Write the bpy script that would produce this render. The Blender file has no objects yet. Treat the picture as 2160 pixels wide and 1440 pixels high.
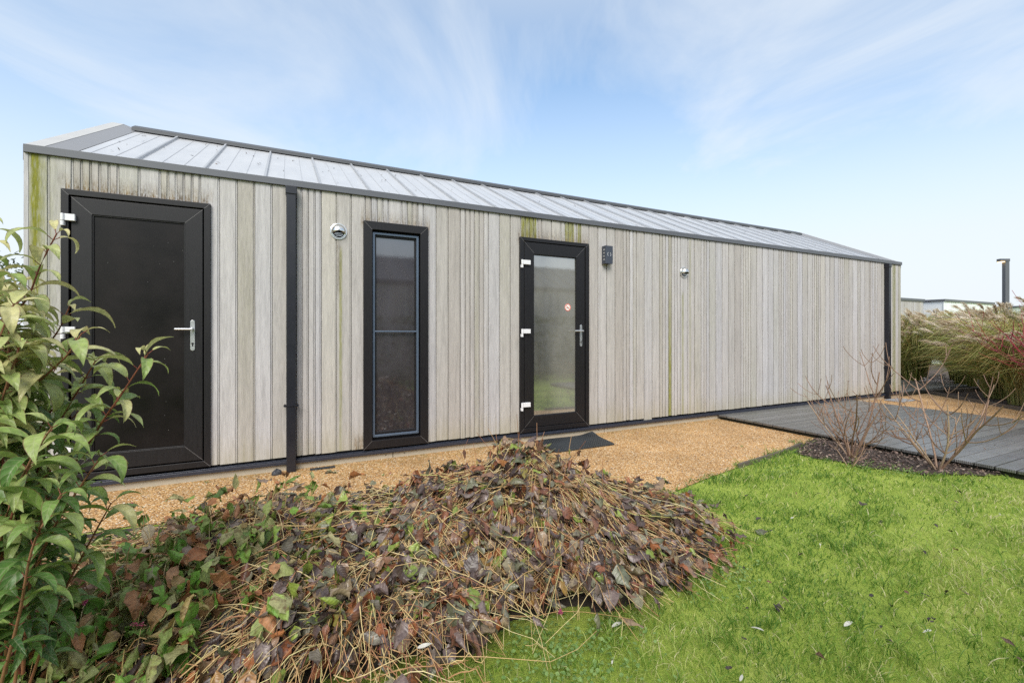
import bpy, math, random
import numpy as np
from mathutils import Vector, Matrix
R = math.radians
SC = bpy.context.scene
COL = SC.collection

# ------------------------------------------------------------------ camera
CAM = np.array([1.80, -4.79, 1.29])
YAW = R(-26.37)
cd = bpy.data.cameras.new("camera"); cam = bpy.data.objects.new("camera", cd); COL.objects.link(cam)
cam.location = CAM; cam.rotation_euler = (R(90), 0, YAW)
cd.sensor_width = 36; cd.lens = 16.0; cd.shift_y = -17/2160
cd.clip_start = 0.05; cd.clip_end = 3000
SC.camera = cam
RT = np.array([.896, -.4442, 0.]); FW = np.array([.4442, .896, 0.])

# ------------------------------------------------------------------ light
SUN_EL, SUN_AZ = 42, 208      # azimuth clockwise from +Y
w = bpy.data.worlds.new("World"); SC.world = w; w.use_nodes = True
nt = w.node_tree; nt.nodes.clear()
def node(nt, t, ins=None, **props):
    n = nt.nodes.new(t)
    for k, v in props.items(): setattr(n, k, v)
    for k, v in (ins or {}).items():
        if isinstance(v, bpy.types.NodeSocket): nt.links.new(v, n.inputs[k])
        else: n.inputs[k].default_value = v
    return n
def mth(nt, op, a, b=0., c=None, clamp=False):
    d = {0: a, 1: b}
    if c is not None: d[2] = c
    return node(nt, 'ShaderNodeMath', d, operation=op, use_clamp=clamp).outputs[0]
def mixc(nt, f, a, b, bt='MIX'):
    n = node(nt, 'ShaderNodeMix', data_type='RGBA', blend_type=bt)
    for i, v in ((0, f), (6, a), (7, b)):
        if isinstance(v, bpy.types.NodeSocket): nt.links.new(v, n.inputs[i])
        else: n.inputs[i].default_value = (*v, 1) if hasattr(v, '__len__') and len(v) == 3 else v
    return n.outputs[2]
def ramp(nt, f, stops, interp='LINEAR'):
    n = node(nt, 'ShaderNodeValToRGB', {0: f}); cr = n.color_ramp; cr.interpolation = interp
    while len(cr.elements) < len(stops): cr.elements.new(.5)
    for e, (p, c) in zip(cr.elements, stops):
        e.position = p; e.color = (*c, 1) if hasattr(c, '__len__') else (c, c, c, 1)
    return n.outputs[0]
def noise(nt, vec, scale, detail=4, rough=.55, dist=0., out=0):
    d = {'Scale': scale, 'Detail': detail, 'Roughness': rough, 'Distortion': dist}
    if vec is not None: d['Vector'] = vec
    return node(nt, 'ShaderNodeTexNoise', d).outputs[out]
def mapping(nt, vec, scale=(1,1,1), rot=(0,0,0), loc=(0,0,0)):
    return node(nt, 'ShaderNodeMapping', {'Vector': vec, 'Scale': scale, 'Rotation': rot, 'Location': loc}).outputs[0]

sky = node(nt, 'ShaderNodeTexSky', sky_type='NISHITA', sun_disc=False, sun_elevation=R(SUN_EL),
           sun_rotation=R(SUN_AZ), altitude=0, air_density=1.0, dust_density=1.6, ozone_density=1.3)
tc = node(nt, 'ShaderNodeTexCoord')
sep = node(nt, 'ShaderNodeSeparateXYZ', {0: tc.outputs['Generated']})
zz = mth(nt, 'ADD', mth(nt, 'MAXIMUM', sep.outputs[2], 0.), .16)
pl = node(nt, 'ShaderNodeCombineXYZ', {0: mth(nt, 'DIVIDE', sep.outputs[0], zz), 1: mth(nt, 'DIVIDE', sep.outputs[1], zz), 2: 0.})
rv = mapping(nt, pl.outputs[0], (1, 1, 1), (0, 0, R(34)))
wrp = noise(nt, mapping(nt, rv, (.35, .3, 1)), 1., 2, .5, 0., 1)
rv2 = node(nt, 'ShaderNodeVectorMath', {0: rv, 1: node(nt, 'ShaderNodeVectorMath', {0: wrp, 3: 1.3}, operation='SCALE').outputs[0]}, operation='ADD').outputs[0]
n1 = noise(nt, mapping(nt, rv2, (1.35, .85, 1), (0, 0, R(14)), (1.1, 3.4, 0)), 1.0, 10, .60, .5)
n2 = noise(nt, mapping(nt, rv2, (.55, .42, 1), (0, 0, 0), (7.3, 4.2, 0)), 1., 3, .5)
cl = mth(nt, 'ADD', mth(nt, 'MULTIPLY', n1, .85), mth(nt, 'MULTIPLY', n2, .42))
cl = ramp(nt, cl, [(.46, .10), (.60, .38), (.72, .64), (.86, .85)])
hz = ramp(nt, sep.outputs[2], [(0., 1.), (.16, .90), (.32, .45), (.50, .10), (.80, 1.)])  # last stop whitens the unseen zenith, added to brighten the scene
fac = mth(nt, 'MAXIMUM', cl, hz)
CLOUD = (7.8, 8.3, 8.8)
skc = mixc(nt, 1.0, sky.outputs[0], (2.0, 2.34, 2.36), 'MULTIPLY')
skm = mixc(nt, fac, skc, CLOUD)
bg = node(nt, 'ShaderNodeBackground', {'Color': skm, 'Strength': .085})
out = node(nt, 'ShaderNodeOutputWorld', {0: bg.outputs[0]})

sl = bpy.data.lights.new("sun", 'SUN'); sun = bpy.data.objects.new("sun", sl); COL.objects.link(sun)
sl.energy = 2.6; sl.angle = R(32); sl.color = (1, .95, .88)
az = R(SUN_AZ); el = R(SUN_EL)
dv = Vector((math.sin(az)*math.cos(el), math.cos(az)*math.cos(el), math.sin(el)))
sun.rotation_euler = dv.to_track_quat('Z', 'Y').to_euler(); sun.location = (0, -10, 20)
SC.view_settings.view_transform = 'Standard'; SC.view_settings.look = 'None'
SC.view_settings.exposure = 0.42; SC.view_settings.gamma = 1.0; SC.view_settings.use_curve_mapping = False
SC.render.engine = 'CYCLES'; SC.cycles.max_bounces = 6; SC.cycles.diffuse_bounces = 3
SC.cycles.use_denoising = False

# ------------------------------------------------------------------ survey helpers (photo pixel -> place)
def G(px, py, z=0.):
    Y = (1.29-z)*960/(py-703); X = (px-1080)/960*Y
    return np.array([*(CAM[:2] + X*RT[:2] + Y*FW[:2]), z])
def Wd(X, Y, z=0.):
    return np.array([CAM[0]+X*.896+Y*.4442, CAM[1]-X*.4442+Y*.896, z])
def Q(px, py, Y):
    X = (px-1080)/960*Y
    return Wd(X, Y, 1.29+(703-py)/960*Y)
F = lambda px: 23298/(3016-px) - 7.86

# ------------------------------------------------------------------ mesh helpers
def link(o, parent=None):
    COL.objects.link(o)
    if parent is not None: o.parent = parent
    return o
def tag(o, label=None, cat=None, group=None, kind=None):
    if label: o['label'] = label
    if cat: o['category'] = cat
    if group: o['group'] = group
    if kind: o['kind'] = kind
    return o
def empty(name, loc=(0,0,0), rz=0, **k):
    o = bpy.data.objects.new(name, None); o.location = loc; o.rotation_euler = (0,0,rz); o.empty_display_size = .1
    link(o); return tag(o, **k)
class MB:
    def __init__(s): s.v = []; s.f = []; s.r = []
    def add(s, vs, fs, r=0.):
        b = len(s.v); s.v += [tuple(v) for v in vs]; s.f += [tuple(i+b for i in f) for f in fs]; s.r += [r]*len(vs)
    def box(s, x0, x1, y0, y1, z0, z1, r=0.):
        s.add([(x0,y0,z0),(x1,y0,z0),(x1,y1,z0),(x0,y1,z0),(x0,y0,z1),(x1,y0,z1),(x1,y1,z1),(x0,y1,z1)],
              [(0,3,2,1),(4,5,6,7),(0,1,5,4),(1,2,6,5),(2,3,7,6),(3,0,4,7)], r)
    def frame(s, x0, x1, z0, z1, t, y0, y1, tb=None, tt=None):
        tb = t if tb is None else tb; tt = t if tt is None else tt
        o = [(x0,z0),(x1,z0),(x1,z1),(x0,z1)]; i = [(x0+t,z0+tb),(x1-t,z0+tb),(x1-t,z1-tt),(x0+t,z1-tt)]
        vs = [(x,y0,z) for x,z in o]+[(x,y0,z) for x,z in i]+[(x,y1,z) for x,z in o]+[(x,y1,z) for x,z in i]
        fs = []
        for k in range(4):
            n = (k+1)%4
            fs += [(k,n,4+n,4+k),(8+k,12+k,12+n,8+n),(k,8+k,8+n,n),(4+k,4+n,12+n,12+k)]
        s.add(vs, fs)
    def cyl(s, p0, p1, r, n=16, r1=None, cap=True):
        p0 = Vector(p0); p1 = Vector(p1); r1 = r if r1 is None else r1
        q = (p1-p0).to_track_quat('Z', 'Y'); vs = []
        for p, rr in ((p0, r), (p1, r1)):
            for k in range(n):
                a = 2*math.pi*k/n; vs.append(p + q @ Vector((rr*math.cos(a), rr*math.sin(a), 0)))
        fs = [(k, (k+1)%n, n+(k+1)%n, n+k) for k in range(n)]
        if cap: fs += [tuple(range(n))[::-1], tuple(range(n, 2*n))]
        s.add(vs, fs)
    def build(s, name, m, parent=None, bevel=0., smooth=False):
        me = bpy.data.meshes.new(name); me.from_pydata(s.v, [], s.f); me.materials.append(m)
        a = me.attributes.new('rnd', 'FLOAT', 'POINT'); a.data.foreach_set('value', np.array(s.r, dtype=np.float32))
        me.update()
        o = bpy.data.objects.new(name, me); link(o, parent)
        if smooth:
            me.shade_smooth()
        if bevel:
            b = o.modifiers.new('bevel', 'BEVEL'); b.width = bevel; b.segments = 2; b.limit_method = 'ANGLE'; b.angle_limit = R(50)
        return o
def npmesh(name, V, Fq, m, parent=None, rnd=None, luv=None, smooth=True):
    V = np.ascontiguousarray(V, dtype=np.float32); Fq = np.ascontiguousarray(Fq, dtype=np.int32)
    me = bpy.data.meshes.new(name); me.vertices.add(len(V)); me.vertices.foreach_set('co', V.ravel())
    nf, k = Fq.shape; me.loops.add(nf*k); me.loops.foreach_set('vertex_index', Fq.ravel())
    me.polygons.add(nf); me.polygons.foreach_set('loop_start', np.arange(0, nf*k, k, dtype=np.int32))
    me.polygons.foreach_set('use_smooth', np.full(nf, smooth))
    me.update(calc_edges=True); me.materials.append(m)
    if rnd is not None:
        a = me.attributes.new('rnd', 'FLOAT', 'POINT'); a.data.foreach_set('value', np.asarray(rnd, dtype=np.float32))
    if luv is not None:
        a = me.attributes.new('luv', 'FLOAT_VECTOR', 'POINT'); a.data.foreach_set('vector', np.asarray(luv, dtype=np.float32).ravel())
    o = bpy.data.objects.new(name, me); link(o, parent); return o
def nrm(a): return a/np.maximum(np.linalg.norm(a, axis=-1, keepdims=True), 1e-9)
def leaves(B, D, Nv, L, Wt, curl, fold, rnd, ns=5, across=(-1,0,1), wave=0., petiole=0., g=None, shape=.72, rough=0.):
    g = g or np.random.default_rng(1)
    N = len(B); v = np.linspace(0, 1, ns+1); u = np.array(across, dtype=float); A = len(u)
    D = nrm(D); Nv = nrm(Nv - (Nv*D).sum(1, keepdims=True)*D); S = np.cross(D, Nv)
    c = np.where(np.abs(curl) < 1e-2, 1e-2, curl)[:, None]
    a = L[:, None]*np.sin(c*v)/c; n = -L[:, None]*(1-np.cos(c*v))/c
    prof = np.sin(np.pi*np.clip(v, 0, 1)**shape)**(1.15 if shape == .8 else .85); prof[0] = .06; prof[-1] = .015
    if petiole: prof = np.where(v < petiole, .05, np.sin(np.pi*np.clip((v-petiole)/(1-petiole), 0, 1)**shape)**.85+.03)
    nd = Nv[:, None]*np.cos(c*v)[..., None] + D[:, None]*np.sin(c*v)[..., None]
    cen = B[:, None] + D[:, None]*a[..., None] + Nv[:, None]*n[..., None]
    hw = (Wt[:, None]*prof)/2
    fo = fold[:, None, None]; uu = u[None, None, :]
    off_s = (uu*hw[..., None])*np.cos(fo*np.abs(uu)); off_n = np.abs(uu)*hw[..., None]*np.sin(fo)
    if wave:
        ph = g.uniform(0, 6.28, (N, 1, 1)); fr = g.uniform(7, 14, (N, 1, 1))
        off_n = off_n + wave*Wt[:, None, None]*np.sin(v[None, :, None]*fr+ph+np.sign(uu)*1.3)*np.abs(uu)
    if rough: off_n = off_n + rough*Wt[:, None, None]*g.normal(0, 1, off_n.shape)
    P = cen[:, :, None] + S[:, None, None]*off_s[..., None] + nd[:, :, None]*off_n[..., None]
    V = P.reshape(-1, 3)
    i = np.arange(ns)[:, None]*A + np.arange(A-1)[None]
    f = np.stack([i, i+1, i+A+1, i+A], -1).reshape(-1, 4)
    Fq = (f[None] + (np.arange(N)*(ns+1)*A)[:, None, None]).reshape(-1, 4)
    luv = np.zeros((N, ns+1, A, 3)); luv[..., 0] = u; luv[..., 1] = v[:, None]; luv[..., 2] = rnd[:, None, None]
    return V, Fq, np.repeat(rnd, (ns+1)*A), luv.reshape(-1, 3)
def ribbons(P, Wt, rnd, ref=None, g=None):
    g = g or np.random.default_rng(2)
    N, K, _ = P.shape
    T = nrm(np.gradient(P, axis=1)); ref = nrm(g.normal(size=(N, 3))) if ref is None else ref
    S = nrm(np.cross(T, ref[:, None]))
    V = np.stack([P-S*Wt[..., None]/2, P+S*Wt[..., None]/2], 2).reshape(-1, 3)
    i = np.arange(K-1)*2; f = np.stack([i, i+1, i+3, i+2], -1)
    Fq = (f[None]+(np.arange(N)*K*2)[:, None, None]).reshape(-1, 4)
    luv = np.zeros((N, K, 2, 3)); luv[..., 0] = [-1, 1]; luv[..., 1] = np.linspace(0, 1, K)[:, None]; luv[..., 2] = rnd[:, None, None]
    return V, Fq, np.repeat(rnd, K*2), luv.reshape(-1, 3)
def tubes(P, Rd, rnd, n=4):
    N, K, _ = P.shape
    T = nrm(np.gradient(P, axis=1)); ref = np.where(np.abs(T[..., 2:3]) > .9, np.array([1., 0, 0]), np.array([0, 0, 1.]))
    S = nrm(np.cross(T, ref)); U = np.cross(S, T)
    a = np.arange(n)*2*np.pi/n
    V = P[:, :, None] + Rd[..., None, None]*(S[:, :, None]*np.cos(a)[:, None]+U[:, :, None]*np.sin(a)[:, None])
    k = np.arange(K-1)[:, None]*n; j = np.arange(n)[None]
    f = np.stack([k+j, k+(j+1) % n, k+n+(j+1) % n, k+n+j], -1).reshape(-1, 4)
    Fq = (f[None]+(np.arange(N)*K*n)[:, None, None]).reshape(-1, 4)
    luv = np.zeros((N, K, n, 3)); luv[..., 1] = np.linspace(0, 1, K)[:, None]; luv[..., 2] = rnd[:, None, None]
    return V.reshape(-1, 3), Fq, np.repeat(rnd, K*n), luv.reshape(-1, 3)
def merge(parts):
    V, Fq, r, l = [], [], [], []; b = 0
    for p in parts:
        V.append(p[0]); Fq.append(p[1]+b); r.append(p[2]); l.append(p[3]); b += len(p[0])
    return np.concatenate(V), np.concatenate(Fq), np.concatenate(r), np.concatenate(l)
def put(name, p, m, parent=None, smooth=True):
    return npmesh(name, p[0], p[1], m, parent, p[2], p[3], smooth)

# ------------------------------------------------------------------ materials
def mat(name):
    m = bpy.data.materials.new(name); m.use_nodes = True; nt = m.node_tree
    b = nt.nodes['Principled BSDF']; return m, nt, b
def bump(nt, b, h, dist=.002, strength=1.):
    n = node(nt, 'ShaderNodeBump', {'Height': h, 'Distance': dist, 'Strength': strength})
    nt.links.new(n.outputs[0], b.inputs['Normal'])
def obj(nt): return node(nt, 'ShaderNodeTexCoord').outputs['Object']
def attr(nt, nm, o='Fac'): return node(nt, 'ShaderNodeAttribute', attribute_name=nm).outputs[o]
def simple(name, col, rough=.5, metal=0., var=.12, scale=6., bmp=0., bs=200., spec=.5, stretch=(1,1,1)):
    m, nt, b = mat(name); o = mapping(nt, obj(nt), stretch)
    n = noise(nt, o, scale, 6, .6)
    c = mixc(nt, n, tuple(x*(1-var) for x in col), tuple(min(1, x*(1+var)) for x in col))
    nt.links.new(c, b.inputs['Base Color']); b.inputs['Metallic'].default_value = metal
    nt.links.new(mth(nt, 'ADD', mth(nt, 'MULTIPLY', n, .2), rough-.1), b.inputs['Roughness'])
    b.inputs['Specular IOR Level'].default_value = spec
    if bmp: bump(nt, b, noise(nt, o, bs, 3), bmp)
    return m

def wood_mat():
    m, nt, b = mat('weathered_cladding'); o = obj(nt); rnd = attr(nt, 'rnd'); alg = attr(nt, 'alg'); rust = attr(nt, 'rust')
    off = node(nt, 'ShaderNodeCombineXYZ', {0: mth(nt, 'MULTIPLY', rnd, 7.), 1: 0., 2: mth(nt, 'MULTIPLY', rnd, 31.)}).outputs[0]
    ov = node(nt, 'ShaderNodeVectorMath', {0: o, 1: off}, operation='ADD').outputs[0]
    fine = noise(nt, mapping(nt, ov, (230, 230, 9)), 1., 5, .7, .3)
    mid = noise(nt, mapping(nt, ov, (28, 28, 1.6)), 1., 5, .6, .4)
    big = noise(nt, mapping(nt, o, (1.2, 1.2, 1.0)), 1., 3, .5)
    c = ramp(nt, rnd, [(0, (.355,.33,.30)), (.2, (.425,.405,.385)), (.4, (.38,.36,.33)), (.6, (.455,.44,.43)), (.8, (.40,.39,.39)), (1, (.435,.41,.36))])
    c = mixc(nt, 1., c, ramp(nt, mid, [(.25, .78), (.5, 1.), (.75, 1.16)]), 'MULTIPLY')
    c = mixc(nt, 1., c, ramp(nt, fine, [(.25, .68), (.5, 1.), (.8, 1.26)]), 'MULTIPLY')
    c = mixc(nt, mth(nt, 'MULTIPLY', big, .3), c, mixc(nt, 1., c, (1.0, .95, .84), 'MULTIPLY'))
    c = mixc(nt, 1., c, (1.05, 1.055, 1.10), 'MULTIPLY')
    # worn pale flecks in the upper half of the wall
    sp = node(nt, 'ShaderNodeSeparateXYZ', {0: o})
    fl = noise(nt, mapping(nt, ov, (150, 150, 34)), 1., 3, .7)
    flm = mth(nt, 'MULTIPLY', ramp(nt, fl, [(.61, 0.), (.67, 1.)]), ramp(nt, mth(nt, 'ADD', mth(nt, 'DIVIDE', sp.outputs[2], 2.7), mth(nt, 'MULTIPLY', mth(nt, 'SUBTRACT', mid, .5), .8)), [(.55, 0.), (.95, .75)]))
    c = mixc(nt, flm, c, (.56, .53, .46))
    # splash dirt near the ground
    low = mth(nt, 'MULTIPLY', ramp(nt, mth(nt, 'ADD', sp.outputs[2], mth(nt, 'MULTIPLY', mid, .5)), [(.30, 1.), (.62, 0.)]), .45)
    c = mixc(nt, low, c, (.33, .29, .16))
    am = mth(nt, 'MULTIPLY', alg, ramp(nt, noise(nt, mapping(nt, o, (60, 60, 8)), 1., 4, .7), [(.3, .35), (.6, 1.)]), clamp=True)
    c = mixc(nt, am, c, ramp(nt, fine, [(.3, (.10,.11,.012)), (.7, (.30,.29,.05))]))
    rm = mth(nt, 'MULTIPLY', rust, ramp(nt, noise(nt, mapping(nt, o, (90, 90, 25)), 1., 4, .75), [(.36, 0.), (.6, 1.)]), clamp=True)
    c = mixc(nt, rm, c, ramp(nt, mid, [(.35, (.045,.028,.018)), (.65, (.24,.155,.055))]))
    nt.links.new(c, b.inputs['Base Color']); b.inputs['Roughness'].default_value = .8
    b.inputs['Specular IOR Level'].default_value = .25
    bump(nt, b, fine, .0012, .8); return m
M_WOOD = wood_mat()
def gravel_mat():
    m, nt, b = mat('resin_gravel'); o = obj(nt)
    vo = node(nt, 'ShaderNodeTexVoronoi', {'Vector': o, 'Scale': 105., 'Randomness': 1.})
    hs = node(nt, 'ShaderNodeSeparateColor', {0: vo.outputs['Color']})
    c = ramp(nt, hs.outputs[0], [(0, (.16,.08,.03)), (.12, (.40,.20,.07)), (.45, (.60,.34,.13)), (.8, (.72,.46,.21)), (.93, (.84,.66,.42)), (1, (.90,.84,.72))])
    big = noise(nt, o, 1.6, 5, .6)
    c = mixc(nt, 1., c, ramp(nt, big, [(.3, (.80,.77,.73)), (.7, (1.12,1.10,1.07))]), 'MULTIPLY')
    gap = ramp(nt, vo.outputs['Distance'], [(.45, 1.), (.85, .45)])
    c = mixc(nt, 1., c, gap, 'MULTIPLY')
    moss = attr(nt, 'moss')
    mm = mth(nt, 'MULTIPLY', moss, ramp(nt, noise(nt, o, 14., 5, .7), [(.45, 0.), (.65, .6)]))
    c = mixc(nt, mm, c, (.16, .13, .02))
    nt.links.new(c, b.inputs['Base Color']); b.inputs['Roughness'].default_value = .75
    h = mth(nt, 'SUBTRACT', 1., vo.outputs['Distance'])
    bump(nt, b, h, .005, .9); return m
M_GRAVEL = gravel_mat()
def lawn_mat():
    m, nt, b = mat('lawn_ground'); o = obj(nt)
    a = noise(nt, o, 2.2, 5, .6); f = noise(nt, o, 90., 5, .75)
    c = ramp(nt, mth(nt, 'ADD', mth(nt, 'MULTIPLY', a, .5), mth(nt, 'MULTIPLY', f, .5)), [(.3, (.15,.22,.03)), (.5, (.34,.45,.055)), (.68, (.52,.56,.14))])
    nt.links.new(c, b.inputs['Base Color']); b.inputs['Roughness'].default_value = .95
    bump(nt, b, f, .02, 1.); return m
M_LAWN = lawn_mat()
def soil_mat():
    m, nt, b = mat('dark_soil'); o = obj(nt)
    f = noise(nt, o, 45., 7, .75); c = ramp(nt, f, [(.3, (.03,.02,.016)), (.55, (.095,.068,.055)), (.75, (.2,.15,.12))])
    nt.links.new(c, b.inputs['Base Color']); b.inputs['Roughness'].default_value = .9
    bump(nt, b, f, .03, 1.); return m
M_SOIL = soil_mat()
def deck_mat():
    m, nt, b = mat('grooved_decking'); o = obj(nt); rnd = attr(nt, 'rnd')
    sp = node(nt, 'ShaderNodeSeparateXYZ', {0: o})
    rib = mth(nt, 'SINE', mth(nt, 'MULTIPLY', sp.outputs[1], 2*math.pi/.0145))
    g = noise(nt, mapping(nt, o, (3, 60, 3)), 1., 6, .7); bl = noise(nt, o, 2.5, 5, .65)
    c = ramp(nt, g, [(.25, (.09,.088,.085)), (.5, (.16,.158,.155)), (.8, (.25,.245,.24))])
    c = mixc(nt, 1., c, ramp(nt, rnd, [(0, .66), (1, 1.3)]), 'MULTIPLY')
    c = mixc(nt, mth(nt, 'MULTIPLY', ramp(nt, bl, [(.5, 0.), (.7, 1.)]), .35), c, (.06,.07,.02))
    c = mixc(nt, mth(nt, 'MULTIPLY', ramp(nt, rib, [(0., 1.), (.5, 0.)]), .45), c, (.03,.028,.025))
    nt.links.new(c, b.inputs['Base Color'])
    nt.links.new(ramp(nt, bl, [(.3, .30), (.7, .52)]), b.inputs['Roughness'])
    b.inputs['Specular IOR Level'].default_value = 1.; b.inputs['Coat Weight'].default_value = .45; b.inputs['Coat Roughness'].default_value = .3
    bump(nt, b, mth(nt, 'ADD', mth(nt, 'MULTIPLY', rib, .5), mth(nt, 'MULTIPLY', g, .3)), .0018, .6); return m
M_DECK = deck_mat()
def roof_mat():
    m, nt, b = mat('roof_sheet'); o = obj(nt)
    n = noise(nt, mapping(nt, o, (3, 1, 1)), 2., 6, .65)
    c = ramp(nt, n, [(.3, (.66,.66,.67)), (.7, (.71,.71,.72))])
    nt.links.new(c, b.inputs['Base Color']); b.inputs['Metallic'].default_value = .7
    nt.links.new(ramp(nt, n, [(.3, .38), (.7, .44)]), b.inputs['Roughness'])
    bump(nt, b, noise(nt, mapping(nt, o, (5, 2, 2)), 1., 2), .002, .4); return m
M_ROOF = roof_mat()
M_TRIM = simple('grey_roof_trim', (.105, .11, .125), .45, .1, .08, 4)
M_TRIMLIT = simple('sky_lit_verge_cap', (.52, .505, .48), .4, .3, .06, 4)  # pale tone paints the sky's reflection on the cap's top face
M_VERGE = simple('verge_grey', (.24, .24, .25), .4, .2, .06, 4)
M_RIDGE = simple('dark_ridge', (.075, .078, .085), .5, .2, .15, 9)
M_PIPE = simple('black_downpipe', (.012, .013, .019), .36, 0, .2, 9)
M_FRAME = simple('dark_pvc_frame', (.009, .008, .0095), .45, 0, .25, 60, .0004, 400, .38, (1, 1, .12))
M_DARK = simple('dark_gap', (.006, .006, .007), .8)
M_SASH = simple('bluegrey_screen_frame', (.10, .135, .19), .38, .3, .1, 10)
M_FLASH = simple('black_base_flashing', (.03, .034, .05), .35, .1, .35, 30, .001, 60)
M_PLINTH = simple('fibre_cement_plinth', (.40, .35, .27), .8, 0, .2, 5, .001, 90)
M_WHITE = simple('white_hinge', (.72, .72, .74), .4, 0, .05, 30)
M_ALU = simple('satin_aluminium', (.62, .63, .65), .33, .8, .05, 60)
M_STEEL = simple('stainless_steel', (.70, .69, .66), .22, 1., .08, 40)
M_TIMB = simple('grey_timber_edging', (.13, .11, .09), .8, 0, .4, 9, .002, 80, .3, (1, 1, 6))
def panel_mat():
    m, nt, b = mat('black_door_panel'); o = obj(nt)
    n = noise(nt, o, 2.2, 4, .6); f = noise(nt, mapping(nt, o, (300, 300, 50)), 1., 3, .6)
    c = ramp(nt, n, [(.3, (.003,.0025,.0025)), (.7, (.009,.006,.006))])
    sp = node(nt, 'ShaderNodeTexVoronoi', {'Vector': o, 'Scale': 16.})
    c = mixc(nt, ramp(nt, sp.outputs['Distance'], [(.03, .5), (.045, 0.)]), c, (.3,.3,.3))
    nt.links.new(c, b.inputs['Base Color']); nt.links.new(ramp(nt, n, [(.3, .32), (.7, .5)]), b.inputs['Roughness'])
    b.inputs['Specular IOR Level'].default_value = .26
    bump(nt, b, f, .0006, .6); return m
M_PANEL = panel_mat()
def glass_mat(name, base, refl, bs):
    m, nt, b = mat(name); o = obj(nt)
    n = noise(nt, o, bs, 2, .5)
    big = noise(nt, mapping(nt, o, (1, 1, .5)), 1.7, 3, .5)
    c = ramp(nt, big, [(.35, tuple(x*.55 for x in base)), (.65, tuple(x*1.5 for x in base))])
    bp = node(nt, 'ShaderNodeBump', {'Height': n, 'Distance': .0005, 'Strength': .10})
    d = node(nt, 'ShaderNodeBsdfDiffuse', {'Color': c}); g = node(nt, 'ShaderNodeBsdfGlossy', {'Color': (.93,.96,1,1), 'Roughness': .012, 'Normal': bp.outputs[0]})
    fr = node(nt, 'ShaderNodeFresnel', {'IOR': 1.5}); f = mth(nt, 'ADD', fr.outputs[0], refl, clamp=True)
    mx = node(nt, 'ShaderNodeMixShader', {0: f, 1: d.outputs[0], 2: g.outputs[0]})
    nt.links.new(mx.outputs[0], nt.nodes['Material Output'].inputs[0]); return m
M_GLASS1 = glass_mat('obscured_window_glass', (.04,.035,.038), .14, 150)
M_GLASS2 = glass_mat('textured_door_glass', (.15,.145,.125), .27, 120)
def rubber_mat():
    m, nt, b = mat('rubber_mat'); o = obj(nt)
    v = node(nt, 'ShaderNodeTexVoronoi', {'Vector': mapping(nt, o, (1,1,1), (0,0,R(40))), 'Scale': 42., 'Randomness': 0.})
    c = ramp(nt, v.outputs['Distance'], [(.2, (.004,.005,.006)), (.5, (.035,.04,.045))])
    nt.links.new(c, b.inputs['Base Color']); b.inputs['Roughness'].default_value = .55
    bump(nt, b, v.outputs['Distance'], .01, 1.); return m
M_RUB = rubber_mat()
def leaf_mat(name, stops, rough=.45, trans=.25, vein=.25, nveins=9., edge=None, spec=.4, blotch=None):
    m, nt, b = mat(name); l = attr(nt, 'luv', 'Vector'); sp = node(nt, 'ShaderNodeSeparateXYZ', {0: l})
    u, v, r = sp.outputs; au = mth(nt, 'ABSOLUTE', u)
    c = ramp(nt, r, stops)
    vn = mth(nt, 'SINE', mth(nt, 'MULTIPLY', mth(nt, 'SUBTRACT', v, mth(nt, 'MULTIPLY', au, .16)), nveins*2*math.pi))
    vm = ramp(nt, vn, [(.80, 0.), (1., 1.)]); mid = ramp(nt, au, [(.03, 1.), (.10, 0.)])
    vv = mth(nt, 'MULTIPLY', mth(nt, 'MAXIMUM', vm, mid), vein)
    c = mixc(nt, vv, c, (.42, .40, .26))
    o = obj(nt); n = noise(nt, o, 70., 4, .6)
    c = mixc(nt, 1., c, ramp(nt, n, [(.3, .78), (.7, 1.2)]), 'MULTIPLY')
    if blotch: c = mixc(nt, ramp(nt, noise(nt, o, 38., 4, .6), [(.52, 0.), (.66, .8)]), c, blotch)
    if edge: c = mixc(nt, ramp(nt, au, [(.86, 0.), (.97, .7)]), c, edge)
    nt.links.new(c, b.inputs['Base Color']); b.inputs['Roughness'].default_value = rough
    b.inputs['Specular IOR Level'].default_value = spec
    bump(nt, b, mth(nt, 'ADD', mth(nt, 'MULTIPLY', vn, .3), n), .0015, .6)
    if trans:
        t = node(nt, 'ShaderNodeBsdfTranslucent', {'Color': c}); mx = node(nt, 'ShaderNodeMixShader', {0: trans, 1: b.outputs[0], 2: t.outputs[0]})
        nt.links.new(mx.outputs[0], nt.nodes['Material Output'].inputs[0])
    return m
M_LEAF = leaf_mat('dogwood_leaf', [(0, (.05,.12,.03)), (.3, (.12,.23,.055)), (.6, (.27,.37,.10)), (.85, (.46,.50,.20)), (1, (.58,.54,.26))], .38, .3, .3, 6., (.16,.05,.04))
M_WILT = leaf_mat('wilted_leaf', [(0, (.045,.028,.026)), (.2, (.12,.078,.07)), (.36, (.22,.165,.155)), (.46, (.12,.135,.08)), (.56, (.20,.19,.12)), (.66, (.30,.19,.115)), (.77, (.17,.07,.045)), (.88, (.36,.12,.045)), (.95, (.16,.22,.035)), (1, (.28,.36,.06))], .36, .15, .14, 7., None, .6, (.07,.045,.045))
M_WILTG = leaf_mat('fading_green_leaf', [(0, (.09,.16,.03)), (.25, (.20,.33,.05)), (.42, (.32,.37,.12)), (.58, (.42,.37,.19)), (.7, (.28,.22,.18)), (.82, (.48,.19,.07)), (.90, (.26,.12,.06)), (1, (.18,.36,.045))], .5, .25, .2, 7., None, .35, (.13,.085,.04))
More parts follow.
